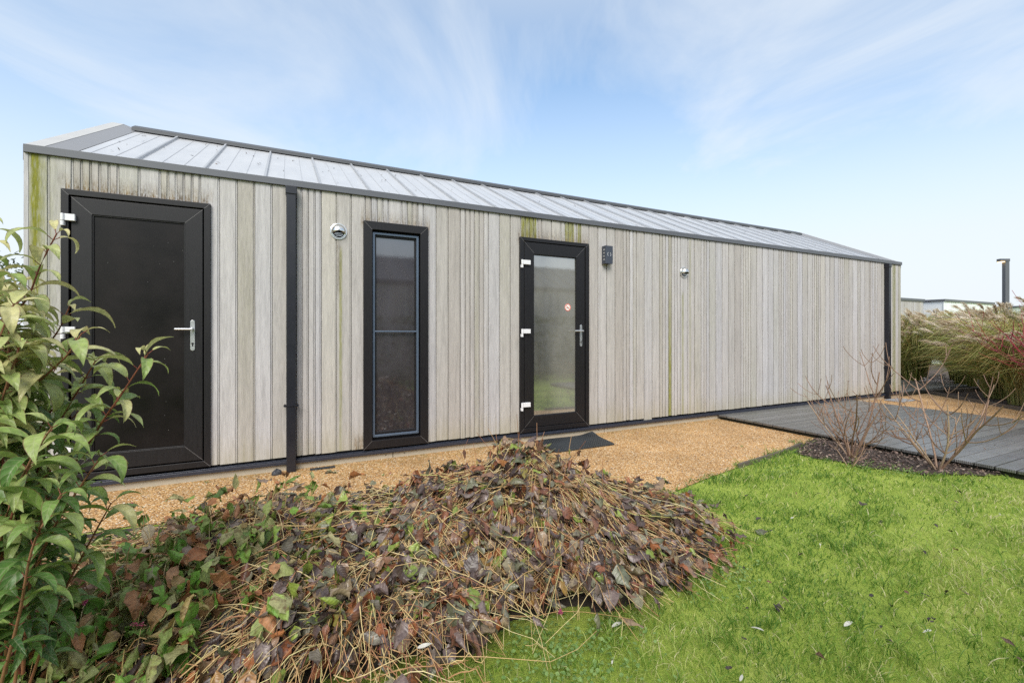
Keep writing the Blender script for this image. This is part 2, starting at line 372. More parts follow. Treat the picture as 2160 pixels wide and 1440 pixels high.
M_RUSTMIX = leaf_mat('rusty_mixed_leaf', [(0, (.13,.08,.04)), (.10, (.44,.17,.07)), (.18, (.50,.26,.13)), (.3, (.32,.34,.12)), (.5, (.22,.40,.06)), (.72, (.15,.33,.05)), (.86, (.38,.37,.17)), (1, (.26,.26,.13))], .5, .25, .2, 8., None, .35, (.12,.06,.03))
M_RUST = leaf_mat('rust_leaf', [(0, (.18,.065,.03)), (1, (.34,.15,.07))], .55, .2, .2, 8.)
M_STRAW = leaf_mat('straw_stem', [(0, (.13,.05,.03)), (.3, (.34,.15,.08)), (.5, (.48,.29,.13)), (.7, (.60,.44,.20)), (.85, (.66,.54,.30)), (1, (.38,.38,.10))], .5, 0, 0, 3.)
M_DOGSTEM = leaf_mat('dogwood_stem', [(0, (.20,.05,.035)), (.5, (.24,.11,.06)), (1, (.16,.10,.06))], .5, 0, 0, 3.)
M_TWIG = leaf_mat('bare_twig', [(0, (.20,.115,.08)), (.5, (.33,.21,.145)), (1, (.46,.34,.24))], .6, 0, 0, 3.)
M_RED = leaf_mat('red_dogwood_twig', [(0, (.16,.02,.03)), (.6, (.36,.035,.055)), (1, (.30,.12,.10))], .45, 0, 0, 3.)
M_PINK = leaf_mat('pink_flower', [(0, (.30,.10,.11)), (.6, (.45,.05,.16)), (1, (.42,.18,.19))], .6, .1, 0, 3.)
M_GRASS = leaf_mat('lawn_blade', [(0, (.075,.18,.022)), (.3, (.20,.34,.05)), (.55, (.38,.50,.10)), (.8, (.58,.58,.22)), (1, (.74,.67,.42))], .5, .45, 0, 1.)
M_MISC = leaf_mat('ornamental_grass_blade', [(0, (.13,.18,.035)), (.35, (.30,.34,.08)), (.65, (.50,.46,.19)), (1, (.54,.36,.14))], .55, .25, 0, 1.)
M_PLUME = leaf_mat('feathery_plume', [(0, (.52,.41,.28)), (.6, (.72,.62,.47)), (1, (.84,.77,.66))], .8, .3, 0, 1.)
M_HEDGE = leaf_mat('hedge_leaf', [(0, (.02,.035,.012)), (.6, (.06,.09,.03)), (1, (.17,.19,.10))], .4, .15, .1, 5.)
M_PALE = leaf_mat('pale_willow_leaf', [(0, (.42,.42,.38)), (1, (.62,.60,.54))], .6, .1, .15, 6.)
M_DEAD = leaf_mat('dark_dead_leaf', [(0, (.018,.014,.014)), (.7, (.06,.045,.04)), (1, (.15,.07,.035))], .6, 0, .1, 6.)
M_WEED = leaf_mat('weed_leaf', [(0, (.12,.23,.05)), (1, (.26,.38,.12))], .5, .25, .15, 5.)
M_CORE = simple('shaded_heap_core', (.035, .026, .02), .95, 0, .5, 30, .02, 40)  # dark filler inside the heaps, toned for the deep shade between leaves

# ------------------------------------------------------------------ setting
def sheet(name, pts, z, m, moss=None):
    me = bpy.data.meshes.new(name); me.from_pydata([(p[0], p[1], z) for p in pts], [], [tuple(range(len(pts)))])
    me.materials.append(m); o = bpy.data.objects.new(name, me); link(o); tag(o, kind='structure'); return o
sheet('ground', [(-600,-600),(900,-600),(900,900),(-600,900)], -.008, M_LAWN)
# gravel path as a strip grid so that moss can creep along the wall
front = [(-3.5,-.85),(-1,-.88),(.9,-.92),(2.2,-1.35),(3.4,-1.85),(4.5,-2.08),(5.1,-1.94),(5.72,-1.82),(6.62,-1.68),(7.14,-1.56),(7.75,-1.42)]
fx = np.array([p[0] for p in front]); fy = np.array([p[1] for p in front])
def path_front(x): return np.interp(x, fx, fy)
xs = np.linspace(-3.5, 7.75, 150); V = []; mo = []
tv = np.array([0, .03, .08, .2, .5, 1.])
for x in xs:
    for t in tv:
        V.append((x, .12 + t*(path_front(x)-.12), 0)); mo.append(1. if t <= .08 and t > 0 else (.5 if t == .2 else .08))
K = len(tv); Fq = [(i*K+j+1, i*K+j, (i+1)*K+j, (i+1)*K+j+1) for i in range(len(xs)-1) for j in range(K-1)]
gp = npmesh('gravel_path', np.array(V), np.array(Fq)[:, ::-1], M_GRAVEL); tag(gp, kind='structure')
a = gp.data.attributes.new('moss', 'FLOAT', 'POINT'); a.data.foreach_set('value', np.array(mo, dtype=np.float32))
sheet('gravel_area', [(11.0,-4.8),(11.6,-4.2),(11.8,-3.2),(12.7,-1.82),(14.2,.12),(16.0,.12),(16,.3),(11.0,.3)], 0, M_GRAVEL)
soil_poly = [(7.16,-1.57),(6.74,-1.72),(6.68,-1.95),(6.80,-2.2),(6.74,-2.38),(6.93,-2.52),(7.02,-2.76),(7.24,-2.84),(7.46,-3.0),(7.75,-3.08),(7.75,-1.4)]
sheet('soil_bed', soil_poly, .004, M_SOIL)
sheet('planting_bed', [(11.65,-4.6),(11.85,-3.22),(12.75,-1.84),(14.25,.1),(16.6,.16),(16.6,4.2),(13.1,4.3),(13.1,6),(26,6),(28,-2),(18,-8)], -.003, M_SOIL)
sheet('perennial_bed', [(-3.2,-.92),(.9,-.97),(2.2,-1.40),(3.4,-1.90),(4.35,-2.12),(4.1,-2.6),(3.3,-2.85),(2.2,-2.9),(.9,-2.7),(-3.2,-1.9)], .003, M_SOIL)
def inpoly(x, y, poly):
    c = np.zeros(x.shape, bool); n = len(poly)
    for i in range(n):
        x1, y1 = poly[i]; x2, y2 = poly[(i+1) % n]
        t = ((y1 > y) != (y2 > y)) & (x < (x2-x1)*(y-y1)/((y2-y1) or 1e-9)+x1); c ^= t
    return c

# ------------------------------------------------------------------ main cabin
cabin = empty('holiday_cabin', (0,0,0), label='long low cabin clad in weathered grey vertical boards with a pale metal roof', cat='building')
LEN = 13.016; DEP = 4.0; ZB = .124; ZT = 2.676
jpx = [59.4,105.5,155.5,175,194,213.3,232.8,251.7,296,340,357,374,390.5,407.8,424.4,464,501.7,538.5,575,608.5,626,638,651.7,665.7,679,711,742,772,
 784.4,796.7,809,821,849,860.5,871.7,882.8,894.5,921,946.7,972.2,982.8,992.8,1002.2,1012,1021.7,1031.7,1055,1077.8,1099.7,1109,1117.8,1126.7,1135.6,1144,
 1164.5,1184.5,1192.8,1200.5,1208.4,1216.7,1225,1243.5,1262.4,1280.5,1298.4,1315.4,1322.2,1329.2,1336.5,1343.3,1359.8,1376.5,1392,1398.3,1405,1411.3,1417.8,
 1424,1429.7,1436,1451.7,1465.6,1479.8,1485.8,1491.3,1497.2,1510.9,1524.2,1537.8,1551,1563.9,1569,1574.2,1579.4,1584.7,1597,1609.4,1621,1632.6,1643.9,1648.9,
 1653.9,1658.7,1663,1667.8,1672.4,1683,1693.9,1704.2,1714.4,1719,1723.3,1727.6,1731.4,1741.7,1751,1760.6,1770,1773.6,1777.6,1781.3,1791.4,1799.8,1809.4,1812.8,
 1816,1825,1834,1837,1841,1844.5,1847.8,1851,1860,1869,1875,1880,1884.5,1887.3,1895.5]
jx = [0.0]+[F(p) for p in jpx]+[LEN]
OPEN = [(.216,1.202,.11,2.428),(2.495,3.161,.11,2.426),(4.268,5.257,.11,2.43)]   # x0,x1,z0,z1
rng = random.Random(7)
ALG = [(F(110),F(64),-9,9,.9)]
def alg_at(x, z, i):
    a = 0.
    if x < .6: a = (1.15*math.exp(-((x-.055)/.028)**2)+.55*math.exp(-((x-.10)/.055)**2)+.16*math.exp(-((x-.2)/.1)**2))*(.55+.45*min(1, max(0, (z-.8)/1.3)))
    if 2.262 < x < 2.30 and z < 2.16: a = max(a, 1.2*max(0, 1-abs(x-2.281)/.02)*min(1, (2.16-z)/.08)*(.5+.5*min(1, z/1.2)))
    if 4.30 < x < 4.50 and z > 2.38: a = max(a, 1.)
    if 4.915 < x < 5.04 and z > 2.38: a = max(a, .95)
    if 5.10 < x < 5.155 and z > 2.38: a = max(a, .95)
    if abs(x-F(1414.5)) < .03: a = max(a, .25+.75*min(1, max(0, (2.1-z)/1.2)))
    if abs(x-F(1440)) < .02 and z < 1.9: a = max(a, .55)
    if abs(x-F(1456)) < .02: a = max(a, .35)
    if abs(x-F(1885.5)) < .06: a = max(a, .7)
    if x > F(1895): a = max(a, .35)
    if (i*7919) % 13 in (3, 8): a = max(a, .13+.07*math.sin(z*2.1+i))
    return a
class Boards:
    def __init__(s): s.v=[]; s.f=[]; s.r=[]; s.a=[]; s.u=[]
    def board(s, xa, xb, z0, z1, r, i, al=1.):
        # front face, right return, left return; split along the height
        zs = [z0]; 
        while zs[-1]+.09 < z1: zs.append(zs[-1]+.085)
        zs.append(z1)
        if z1-.05 > zs[-2]: zs.insert(-1, z1-.04)
        if z0+.03 < zs[1]: zs.insert(1, z0+.03)
        yb = .024
        nm_ = max(1, int((xb-xa)/.014)); prof = [(xa, yb), (xa, .0022), (xa+.0022, 0)]+[(xa+(xb-xa)*q/(nm_+1), 0) for q in range(1, nm_+1)]+[(xb-.0022, 0), (xb, .0022), (xb, yb)]
        b = len(s.v)
        for z in zs:
            for x, y in prof:
                s.v.append((x, y, z)); s.r.append(r); s.a.append(alg_at(x, z, i)*al)
                ru = 0.
                for k, (ox0, ox1, oz0, oz1) in enumerate(OPEN):
                    if ox0-.02 < x < ox1+.02 and oz1-.01 <= z < oz1+.13: ru = max(ru, (1.1 if k == 0 else .8)*(1-(z-oz1)/.13))
                if 2.2 < x < 2.5 and z < .25 and x > 2.40: ru = .8
                if 2.235 < x < 2.275 and 1.7 < z < 2.25: ru = .45
                s.u.append(ru)
        n = len(prof)
        for j in range(len(zs)-1):
            for k in range(n-1): s.f.append((b+j*n+k, b+j*n+k+1, b+(j+1)*n+k+1, b+(j+1)*n+k))
        s.f.append(tuple(b+k for k in range(n))[::-1]); t = b+(len(zs)-1)*n; s.f.append(tuple(t+k for k in range(n)))
B = Boards()
for i in range(len(jx)-1):
    a, b = jx[i], jx[i+1]
    if b-a < .012: continue
    rec = .017 if i > 0 else .004       # recess on the right-hand side of each board
    if i >= len(jx)-2: rec = .0
    xa, xb = a, max(b-rec, a+.006)
    r = rng.random(); cuts = [xa, xb]
    for o in OPEN:
        for e in (o[0]+.02, o[1]-.02):
            if xa+.004 < e < xb-.004: cuts.append(e)
    cuts.sort(); zb = ZB + rng.uniform(-.004, .004)
    if abs((a+b)/2-F(1368)) < .04: zb = .100
    for p, q in zip(cuts[:-1], cuts[1:]):
        mid = (p+q)/2; inside = [o for o in OPEN if o[0]+.02 <= mid <= o[1]-.02]
        if inside: B.board(p, q, inside[0][3]-.02, ZT, r, i)
        else: B.board(p, q, zb, ZT, r, i)
    if rec > .01:                        # thin back strip of the channel profile, behind the face
        inside = [o for o in OPEN if o[0]+.02 <= b-.008 <= o[1]-.02]
        z0 = inside[0][3]-.02 if inside else zb
        bb = len(B.v)
        for z in (z0, 1.4 if z0 < 1.4 else z0+.05, ZT):
            for x in (b-.018, b-.0045):
                B.v.append((x, .0085, z)); B.r.append(r); B.a.append(alg_at(b-.01, z, i)*.6); B.u.append(0)
        B.f += [(bb, bb+1, bb+3, bb+2), (bb+2, bb+3, bb+5, bb+4)]
me = bpy.data.meshes.new('cladding'); me.from_pydata(B.v, [], B.f); me.materials.append(M_WOOD)
for nm, dat in (('rnd', B.r), ('alg', B.a), ('rust', B.u)):
    at = me.attributes.new(nm, 'FLOAT', 'POINT'); at.data.foreach_set('value', np.array(dat, dtype=np.float32))
wall = bpy.data.objects.new('cladding', me); link(wall, cabin)
def gable_wall(x0, x1, y0, y1, z0, ze, zr, name, m, parent):
    mb = MB(); ym = (y0+y1)/2
    vs = []
    for x in (x0, x1): vs += [(x,y0,z0),(x,y1,z0),(x,y1,ze),(x,ym,zr),(x,y0,ze)]
    mb.add(vs, [(0,4,3,2,1),(5,6,7,8,9),(1,2,7,6),(0,1,6,5),(0,5,9,4)], .45); return mb.build(name, m, parent)
M_DARKSHELL = M_DARK
gable_wall(.012, LEN-.012, .075, DEP-.012, .0, 2.60, 3.60, 'wall_core', M_DARK, cabin)
def boards_plain(parent, x0, x1, y, z0, z1, face=-1, seed=3, name='cladding', m=None):
    rg = random.Random(seed); mb = MB(); x = x0
    while x < x1-.02:
        wdt = rg.choice([.138, .138, .056, .056, .138]); xe = min(x+wdt, x1)
        mb.box(x, xe-.012, min(y, y-face*.024), max(y, y-face*.024), z0, z1, rg.random()); x = xe
    return mb.build(name, m or M_WOOD, parent)
# back long wall and end walls
boards_plain(cabin, 0, LEN, DEP, ZB, ZT, 1, 11, 'rear_cladding')
for xx, fc, sd in ((0.0, -1, 5), (LEN, 1, 6)):
    mb = MB(); y = .026; rg = random.Random(sd)
    while y < DEP-.03:
        wdt = rg.choice([.138, .056, .138]); ye = min(y+wdt, DEP-.026)
        ym = (y+ye)/2; zt = 2.64+.5*min(ym, DEP-ym)
        mb.box(min(xx-fc*.011, xx+fc*.003), max(xx-fc*.011, xx+fc*.003), y, ye-.01, ZB, zt, rg.random()); y = ye
    mb.build('end_cladding', M_WOOD, cabin)
mb = MB(); mb.box(.01, LEN-.01, .034, .07, .085, ZT); o = mb.build('wall_membrane', M_DARK, cabin)
# membrane must leave the openings free
bpy.data.objects.remove(o)
mb = MB(); e = [.01]
for o4 in OPEN: e += [o4[0]+.02, o4[1]-.02]
e.append(LEN-.01)
for k in range(0, len(e), 2): mb.box(e[k], e[k+1], .03, .07, .09, ZT)
for o4 in OPEN: mb.box(o4[0]+.02, o4[1]-.02, .03, .07, o4[3]-.02, ZT)
mb.build('wall_membrane', M_DARK, cabin)
# plinth, flashing
mb = MB(); cuts = [0.0, F(829), F(1275), 10.0, LEN]
for a, b in zip(cuts[:-1], cuts[1:]):
    mb = MB(); mb.box(a+.004, b-.004, .002, .03, -.06, .075); mb.build('plinth_board', M_PLINTH, cabin)
for p in (F(814), F(853), F(1263), F(1282), F(1412), F(1494)):
    mb = MB(); mb.cyl((p, .003, .034), (p, -.001, .034), .005, 8); mb.build('screw', M_DARK, cabin)
mb = MB(); mb.box(-.002, LEN+.002, -.030, .028, .062, .094); mb.box(-.002, LEN+.002, -.012, .028, .0945, .101)
mb.build('base_flashing', M_FLASH, cabin, .006)
mb = MB(); mb.box(.0, LEN, DEP-.03, DEP-.002, -.06, .12); mb.box(.002, .03, .032, DEP-.032, -.06, .12); mb.box(LEN-.03, LEN-.002, .032, DEP-.032, -.06, .12)
mb.build('rear_plinth', M_PLINTH, cabin)
# roof
SL = .5; ZE = 2.69
roof = MB(); seams = MB()
def slope_box(mb, x0, x1, ya, yb, h0, h1, ze=ZE, rev=False):
    vs = []
    for x in (x0, x1):
        for y in (ya, yb):
            for h in (h0, h1):
                vs.append((x, y if not rev else DEP-y, ze+SL*y+h))
    mb.add(vs, [(0,1,3,2),(4,6,7,5),(0,4,5,1),(2,3,7,6),(0,2,6,4),(1,5,7,3)])
for rev in (False, True):
    slope_box(roof, .10, LEN-.10, .05, 2.0, -.02, 0., rev=rev)
    x = .637; k = 0
    while x < LEN-.2:
        slope_box(seams, x-.008, x+.008, .04, 1.97, .001, .027, rev=rev); slope_box(seams, x-.016, x+.016, .052, 1.97, .0005, .007, rev=rev)
        for q in (.163, .326): slope_box(seams, x-.49+q-.0025, x-.49+q+.0025, .052, 1.97, .0005, .0035, rev=rev)
        x += .4905
roof_o = roof.build('roof', M_ROOF, cabin)
seams.build('standing_seams', simple('seam_metal', (.50, .505, .52), .4, .6), roof_o)  # toned darker than the sheet, standing in for the seams' dark reflections
mb = MB()
# fascia in three lengths
cuts = [.0, F(905), F(1380), LEN+.004]
for a, b in zip(cuts[:-1], cuts[1:]):
    mb.box(a, b-.0015, -.024, -.004, 2.677, 2.738)
mb.box(.004, LEN-.004, -.0035, .03, 2.6775, 2.70)
mb.box(-.035, LEN+.035, DEP+.004, DEP+.038, 2.664, 2.738)
mb.build('fascia', M_TRIM, cabin, .0025)
for rev in (False, True):
    for xa, xb in ((-.010, .10), (LEN-.10, LEN+.010)):
        mb = MB(); slope_box(mb, xa, xb, -.004, 2.0, -.002, .0, 2.738, rev); mb.build('verge_cap', M_TRIMLIT, roof_o)
mb = MB()
for rev in (False, True):
    for s in (0, 1):
        xa, xb = (.099, .235) if s == 0 else (LEN-.099, LEN-.235)
        f = lambda y: (DEP-y if rev else y)
        vs = [(xa, f(0), 2.735), (xa, f(2.), 3.735), (xb, f(2.), ZE+1.004), (xb, f(0), ZE+.004), (xa, f(0), 2.69), (xa, f(2), 3.69)]
        mb = MB(); mb.add(vs, [(0,1,2,3)]); mb.build('verge_flashing', M_VERGE, roof_o)
    mb = MB(); slope_box(mb, -.009, -.0045, .0, 2.0, -.12, -.003, 2.738, rev); mb.build('barge_board', M_TRIM, roof_o)
    mb = MB(); slope_box(mb, LEN+.0045, LEN+.009, 0, 2.0, -.12, -.003, 2.738, rev); mb.build('barge_board', M_TRIM, roof_o)
mb = MB()
for rev in (False, True):
    slope_box(mb, .20, LEN-.20, 1.86, 2.0, .045, .052, rev=rev); slope_box(mb, .20, LEN-.20, 1.858, 1.864, .015, .0449, rev=rev)
mb.build('ridge_cap', M_RIDGE, roof_o)
# litter on the roof
g = np.random.default_rng(5); n = 60
bx = np.concatenate([g.uniform(.25, 3.2, 40), g.uniform(3, 12, 20)]); by = g.uniform(.3, 1.95, n)
Bp = np.stack([bx, by, ZE+SL*by+.006], 1); Dd = np.stack([g.normal(size=n), g.normal(size=n), np.zeros(n)], 1); Dd[:, 2] = SL*Dd[:, 1]
Dd[:, 2] += .2
o = put('roof_debris', leaves(Bp, Dd, np.tile([0, -.45, .9], (n, 1)), g.uniform(.02, .06, n), g.uniform(.008, .02, n), g.uniform(-1, 1, n), g.uniform(0, .6, n), g.random(n), 3, g=g), M_DEAD, roof_o)
tag(o, kind='stuff')

def hinge(parent, x, z, w_=.085, h=.052):
    mb = MB(); mb.box(x+.022, x+w_, -.052, -.024, z, z+h); mb.cyl((x+.012, -.052, z-.002), (x+.012, -.052, z+h), .0125, 14); mb.cyl((x+.012, -.052, z-.042), (x+.012, -.052, z-.005), .0125, 14)
    mb.box(x, x+.024, -.045, -.026, z-.040, z-.006)
    return mb.build('hinge', M_WHITE, parent, .002)
def lever(parent, xp, zp0, zp1, dirx=-1, L=.125):
    mb = MB(); hw = .0165
    n = 10; pts = []
    for k in range(n+1): a = math.pi*k/n; pts.append((xp+hw*math.cos(a), zp1-hw+hw*math.sin(a)))
    for k in range(n+1): a = math.pi+math.pi*k/n; pts.append((xp+hw*math.cos(a), zp0+hw+hw*math.sin(a)))
    m = len(pts); y0, y1 = -.0285, -.0195
    mb.add([(x, y0, z) for x, z in pts]+[(x, y1, z) for x, z in pts], [tuple(range(m))]+[(k, k+m, (k+1) % m+m, (k+1) % m) for k in range(m)])
    hp = mb.build('handle_plate', M_ALU, parent, .0015)
    mb = MB(); zl = zp1-.078
    mb.cyl((xp, -.028, zl), (xp, -.078, zl), .010, 14); mb.cyl((xp-.012*dirx*-1*0, -.070, zl), (xp+dirx*L, -.070, zl), .0095, 14)
    mb.build('handle_lever', M_ALU, hp, .002, False)
    mb = MB(); mb.cyl((xp, -.0284, zp0+.062), (xp, -.0315, zp0+.062), .0085, 12); mb.box(xp-.004, xp+.004, -.0312, -.0284, zp0+.038, zp0+.058)
    mb.build('keyhole', M_DARK, hp); return hp
def mitre_lines(parent, x0, x1, z0, z1, t, y, tt=None, tb=None):
    tt = tt or t; tb = tb or t
    for (xa, za, xb, zb) in ((x0,z1,x0+t,z1-tt),(x1,z1,x1-t,z1-tt),(x0,z0,x0+t,z0+tb),(x1,z0,x1-t,z0+tb)):
        d = Vector((xb-xa, 0, zb-za)).normalized(); nn = Vector((-d.z, 0, d.x))*.0012
        p = [Vector((xa,y,za))+nn, Vector((xb,y,zb))+nn, Vector((xb,y,zb))-nn, Vector((xa,y,za))-nn]
        mb = MB(); mb.add(p, [(0,1,2,3)]); mb.build('mitre_joint', M_MITRE, parent)
M_MITRE = simple('mitre_weld', (.16, .15, .15), .5)
# --- solid door
d1 = MB(); d1.frame(.216, 1.202, ZB, 2.428, .048, -.030, .06, .052, .047)
door1 = d1.build('door', M_FRAME, cabin, .003); tag(door1, 'solid black door with a flat panel')
mb = MB(); mb.box(.264, 1.154, .045, .058, .17, 2.385); mb.build('door_seal', M_DARK, door1)
mb = MB(); mb.frame(.276, 1.144, .186, 2.370, .127, -.022, .04, .131, .128)
leaf1 = mb.build('door_leaf', M_FRAME, door1, .003)
mb = MB(); mb.frame(.402, 1.018, .315, 2.243, .010, -.016, .03); mb.build('glazing_bead', M_FRAME, door1, .003)
mb = MB(); mb.box(.41, 1.01, -.006, .03, .322, 2.236); mb.build('door_panel', M_PANEL, door1)
for z in (2.175, 1.29, .36): hinge(door1, .222, z)
lever(door1, 1.072, 1.14, 1.405, -1, .122)
mitre_lines(door1, .216, 1.202, ZB, 2.428, .048, -.0306); mitre_lines(door1, .276, 1.144, .186, 2.370, .127, -.0226)
# --- window
w1 = MB(); w1.frame(2.495, 3.161, .119, 2.426, .085, -.034, .07, .084, .082)
win = w1.build('window', M_FRAME, cabin, .003); tag(win, 'tall narrow window with a blue grey screen frame')
mitre_lines(win, 2.495, 3.161, .119, 2.426, .085, -.0346)
mb = MB(); mb.box(2.58, 3.076, .062, .068, .2, 2.35); mb.build('window_rear', M_DARK, win)
mb = MB(); mb.frame(2.588, 3.066, .228, 2.325, .024, .0, .022); mb.box(2.611, 3.043, .002, .02, 1.302, 1.318)
mb.build('screen_frame', M_SASH, win, .004)
mb = MB(); mb.frame(2.583, 3.074, .205, 2.342, .045, .024, .06, .07, .06); mb.build('sash', M_FRAME, win, .003)
mb = MB(); mb.box(2.625, 3.03, .045, .058, .27, 2.29); mb.build('glass', M_GLASS1, win)
# --- glass door
d2 = MB(); d2.frame(4.268, 5.257, .112, 2.43, .052, -.030, .06, .055, .044)
door2 = d2.build('door', M_FRAME, cabin, .003); tag(door2, 'black framed door with one tall textured glass pane')
mb = MB(); mb.box(4.31, 5.21, .045, .058, .15, 2.395); mb.build('door_seal', M_DARK, door2)
mb = MB(); mb.frame(4.330, 5.197, .172, 2.378, .128, -.022, .04, .128, .140)
leaf2 = mb.build('door_leaf', M_FRAME, door2, .003)
mb = MB(); mb.frame(4.452, 5.075, .295, 2.243, .012, -.014, .03); mb.build('glazing_bead', M_FRAME, door2, .003)
mb = MB(); mb.box(4.46, 5.068, .0, .03, .302, 2.236); mb.build('glass', M_GLASS2, door2)
for z in (2.105, 1.29, .42): hinge(door2, 4.272, z, .125)
lever(door2, 5.135, 1.125, 1.40, -1, .115)
mitre_lines(door2, 4.268, 5.257, .112, 2.43, .052, -.0306); mitre_lines(door2, 4.330, 5.197, .172, 2.378, .128, -.0226)
# round no smoking sticker on the glass
M_STR = simple('sticker_red', (.62, .09, .05), .5); M_STW = simple('sticker_white', (.78, .74, .70), .5); M_STK = simple('sticker_black', (.03,.02,.02), .5)
sx, sz = F(1199.3)-.012, 1.615
mb = MB(); mb.cyl((sx, -.0005, sz), (sx, -.0012, sz), .046, 40); st = mb.build('no_smoking_sticker', M_STW, door2)
mb = MB(); n = 40
vs = []; 
for rr in (.045, .036):
    vs += [(sx+rr*math.cos(2*math.pi*k/n), -.0017, sz+rr*math.sin(2*math.pi*k/n)) for k in range(n)]
mb.add(vs, [(k, (k+1) % n, n+(k+1) % n, n+k) for k in range(n)])
d = Vector((1, 0, -1)).normalized(); q = Vector((1, 0, 1)).normalized()*.0035; c0 = Vector((sx, -.0019, sz))
mb.add([c0-d*.038+q, c0+d*.038+q, c0+d*.038-q, c0-d*.038-q], [(0,1,2,3)]); mb.build('sticker_ring', M_STR, st)
mb = MB(); mb.box(sx-.022, sx+.016, -.0016, -.0013, sz-.010, sz-.003); mb.box(sx+.018, sx+.022, -.0016, -.0013, sz-.010, sz+.006); mb.build('cigarette_symbol', M_STK, st)
# --- vents
def vent(x, z):
    mb = MB(); mb.cyl((x, .002, z), (x, -.010, z), .082, 40, .080); mb.cyl((x, -.010, z), (x, -.016, z), .072, 40, .070)
    base = mb.build('vent', M_STEEL, cabin, .002)
    tag(base, 'round steel vent with a hooded opening')
    # hood: half dome open below
    V = []; Fs = []; nu, nv = 18, 12; Rr = .066
    for i in range(nu+1):
        a = R(-18) + R(216)*i/nu
        for j in range(nv+1):
            b_ = (math.pi/2)*j/nv
            rad = Rr*math.cos(b_); V.append((x+rad*math.cos(a), -.016-.055*math.sin(b_), z+rad*math.sin(a)))
    for i in range(nu):
        for j in range(nv): p = i*(nv+1)+j; Fs.append((p, p+1, p+nv+2, p+nv+1))
    mb = MB(); mb.add(V, Fs); h = mb.build('vent_hood', M_STEEL, base, 0, True)
    s = h.modifiers.new('sol', 'SOLIDIFY'); s.thickness = .0025
    mb = MB(); mb.cyl((x, -.0162, z-.006), (x, -.0172, z-.006), .056, 30); mb.build('vent_opening', M_DARK, base)
    for q in (-.020, -.034, -.047):
        mb = MB()
        hw = math.sqrt(max(0, .056**2-(q)**2))*.92
        mb.box(x-hw, x+hw, -.028, -.0175, z+q, z+q+.004); mb.build('vent_louvre', M_STEEL, base)
vent(F(714), 1.29+(703-488.5)/(3016-714)*10.78); vent(F(1442), 1.29+(703-574.5)/(3016-1442)*10.78)
# --- wall box with emblem
bx0, bx1 = 5.475, 5.592; bz0, bz1 = 2.19, 2.42
mb = MB(); mb.box(bx0, bx1, -.085, -.008, bz0, bz1)
M_BOX = simple('anthracite_box', (.05, .058, .078), .4, .1, .1, 12)
box = mb.build('wall_light_box', M_BOX, cabin, .002); tag(box, 'anthracite box beside the glass door with a split ring emblem')
mb = MB(); mb.box(bx0+.01, bx1-.01, -.0078, .0, bz0+.01, bz1-.01); mb.build('mounting_plate', M_DARK, box)
mb = MB(); cx, cz, n = (bx0+bx1)/2, (bz0+bz1)/2+.005, 12
for s0 in (R(-55), R(125)):
    vs = []
    for rr in (.029, .025): vs += [(cx+rr*math.cos(s0+R(110)*k/n), -.0862, cz+rr*math.sin(s0+R(110)*k/n)) for k in range(n+1)]
    mb.add(vs, [(k, k+1, n+2+k, n+1+k) for k in range(n)])
mb.build('emblem', M_WHITE, box)
for k in range(4):
    mb = MB(); mb.box(bx0-.0012, bx0-.0002, -.066, -.040, bz0+.045+k*.042, bz0+.063+k*.042); mb.build('side_slot', M_ALU, box)
# --- downpipes
def downpipe(x0, x1, zbot):
    mb = MB(); mb.box(x0, x1, -.088, -.010, zbot, 2.60); p = mb.build('downpipe', M_PIPE, cabin, .006)
    mb = MB(); mb.box(x0-.008, x1+.008, -.096, -.004, 2.585, 2.662); mb.build('pipe_collar', M_PIPE, p, .006)
    mb = MB(); zc = .62
    mb.box(x0-.006, x1+.006, -.094, -.088, zc-.007, zc+.007)
    for xx in (x0-.014, x1+.014): mb.cyl((xx, -.094, zc), (xx, -.004, zc), .007, 10); mb.cyl((xx, -.099, zc), (xx, -.088, zc), .011, 10)
    mb.box(x0-.014, x0-.0065, -.094, -.088, zc-.005, zc+.005); mb.box(x1+.0065, x1+.014, -.094, -.088, zc-.005, zc+.005)
    mb.build('pipe_bracket', M_PIPE, p)
downpipe(1.800, 1.880, -.03); downpipe(12.37, 12.45, -.03)
# corner post at both ends
mb = MB(); mb.box(-.004, .022, -.004, .022, ZB, ZT, .75); mb.build('corner_trim', M_WOOD, cabin)

# ------------------------------------------------------------------ decks
def planks(name, x0, x1, y0, y1, zt, pw=.142, gap=.010, parent=None, seed=1):
    rg = random.Random(seed); mb = MB(); y = y1
    while y-pw > y0:
        mb.box(x0+rg.uniform(0, .006), x1-rg.uniform(0, .006), y-pw+gap, y, zt-.028, zt+rg.uniform(-.0012, .0012), rg.random()); y -= pw
    return mb.build(name, M_DECK, parent, .003)
M_MOSSY = simple('mossy_edge_board', (.020, .021, .012), .9, 0, .6, 25, .004, 70)
deck = empty('timber_deck', (7.63, -2, 0), label='low grooved timber deck against the cabin wall behind the bare shrubs', cat='deck')
def rel(o, e): o.parent = e; o.matrix_parent_inverse = Matrix.Translation(-Vector(e.location)); return o
rel(planks('deck_boards', 7.63, 11.14, -4.9, -.034, .068), deck)
mb = MB(); mb.box(7.66, 7.70, -4.88, -.04, -.02, .0385); mb.box(11.07, 11.11, -4.88, -.04, -.02, .0385)
for k in range(9): mb.box(7.75+k*.4, 7.79+k*.4, -4.88, -.04, -.0, .0385)
rel(mb.build('edge_joist', M_MOSSY, None), deck)
deck2 = empty('timber_deck', (14, .5, 0), label='small timber platform past the far corner of the cabin in front of the tall grasses', cat='deck')
rel(planks('deck_boards', 13.06, 16.3, -.02, 4.2, .075, seed=4), deck2)
mb = MB(); mb.box(13.08, 16.28, .02, .06, -.02, .046); mb.box(16.22, 16.26, .07, 4.1, -.02, .046)
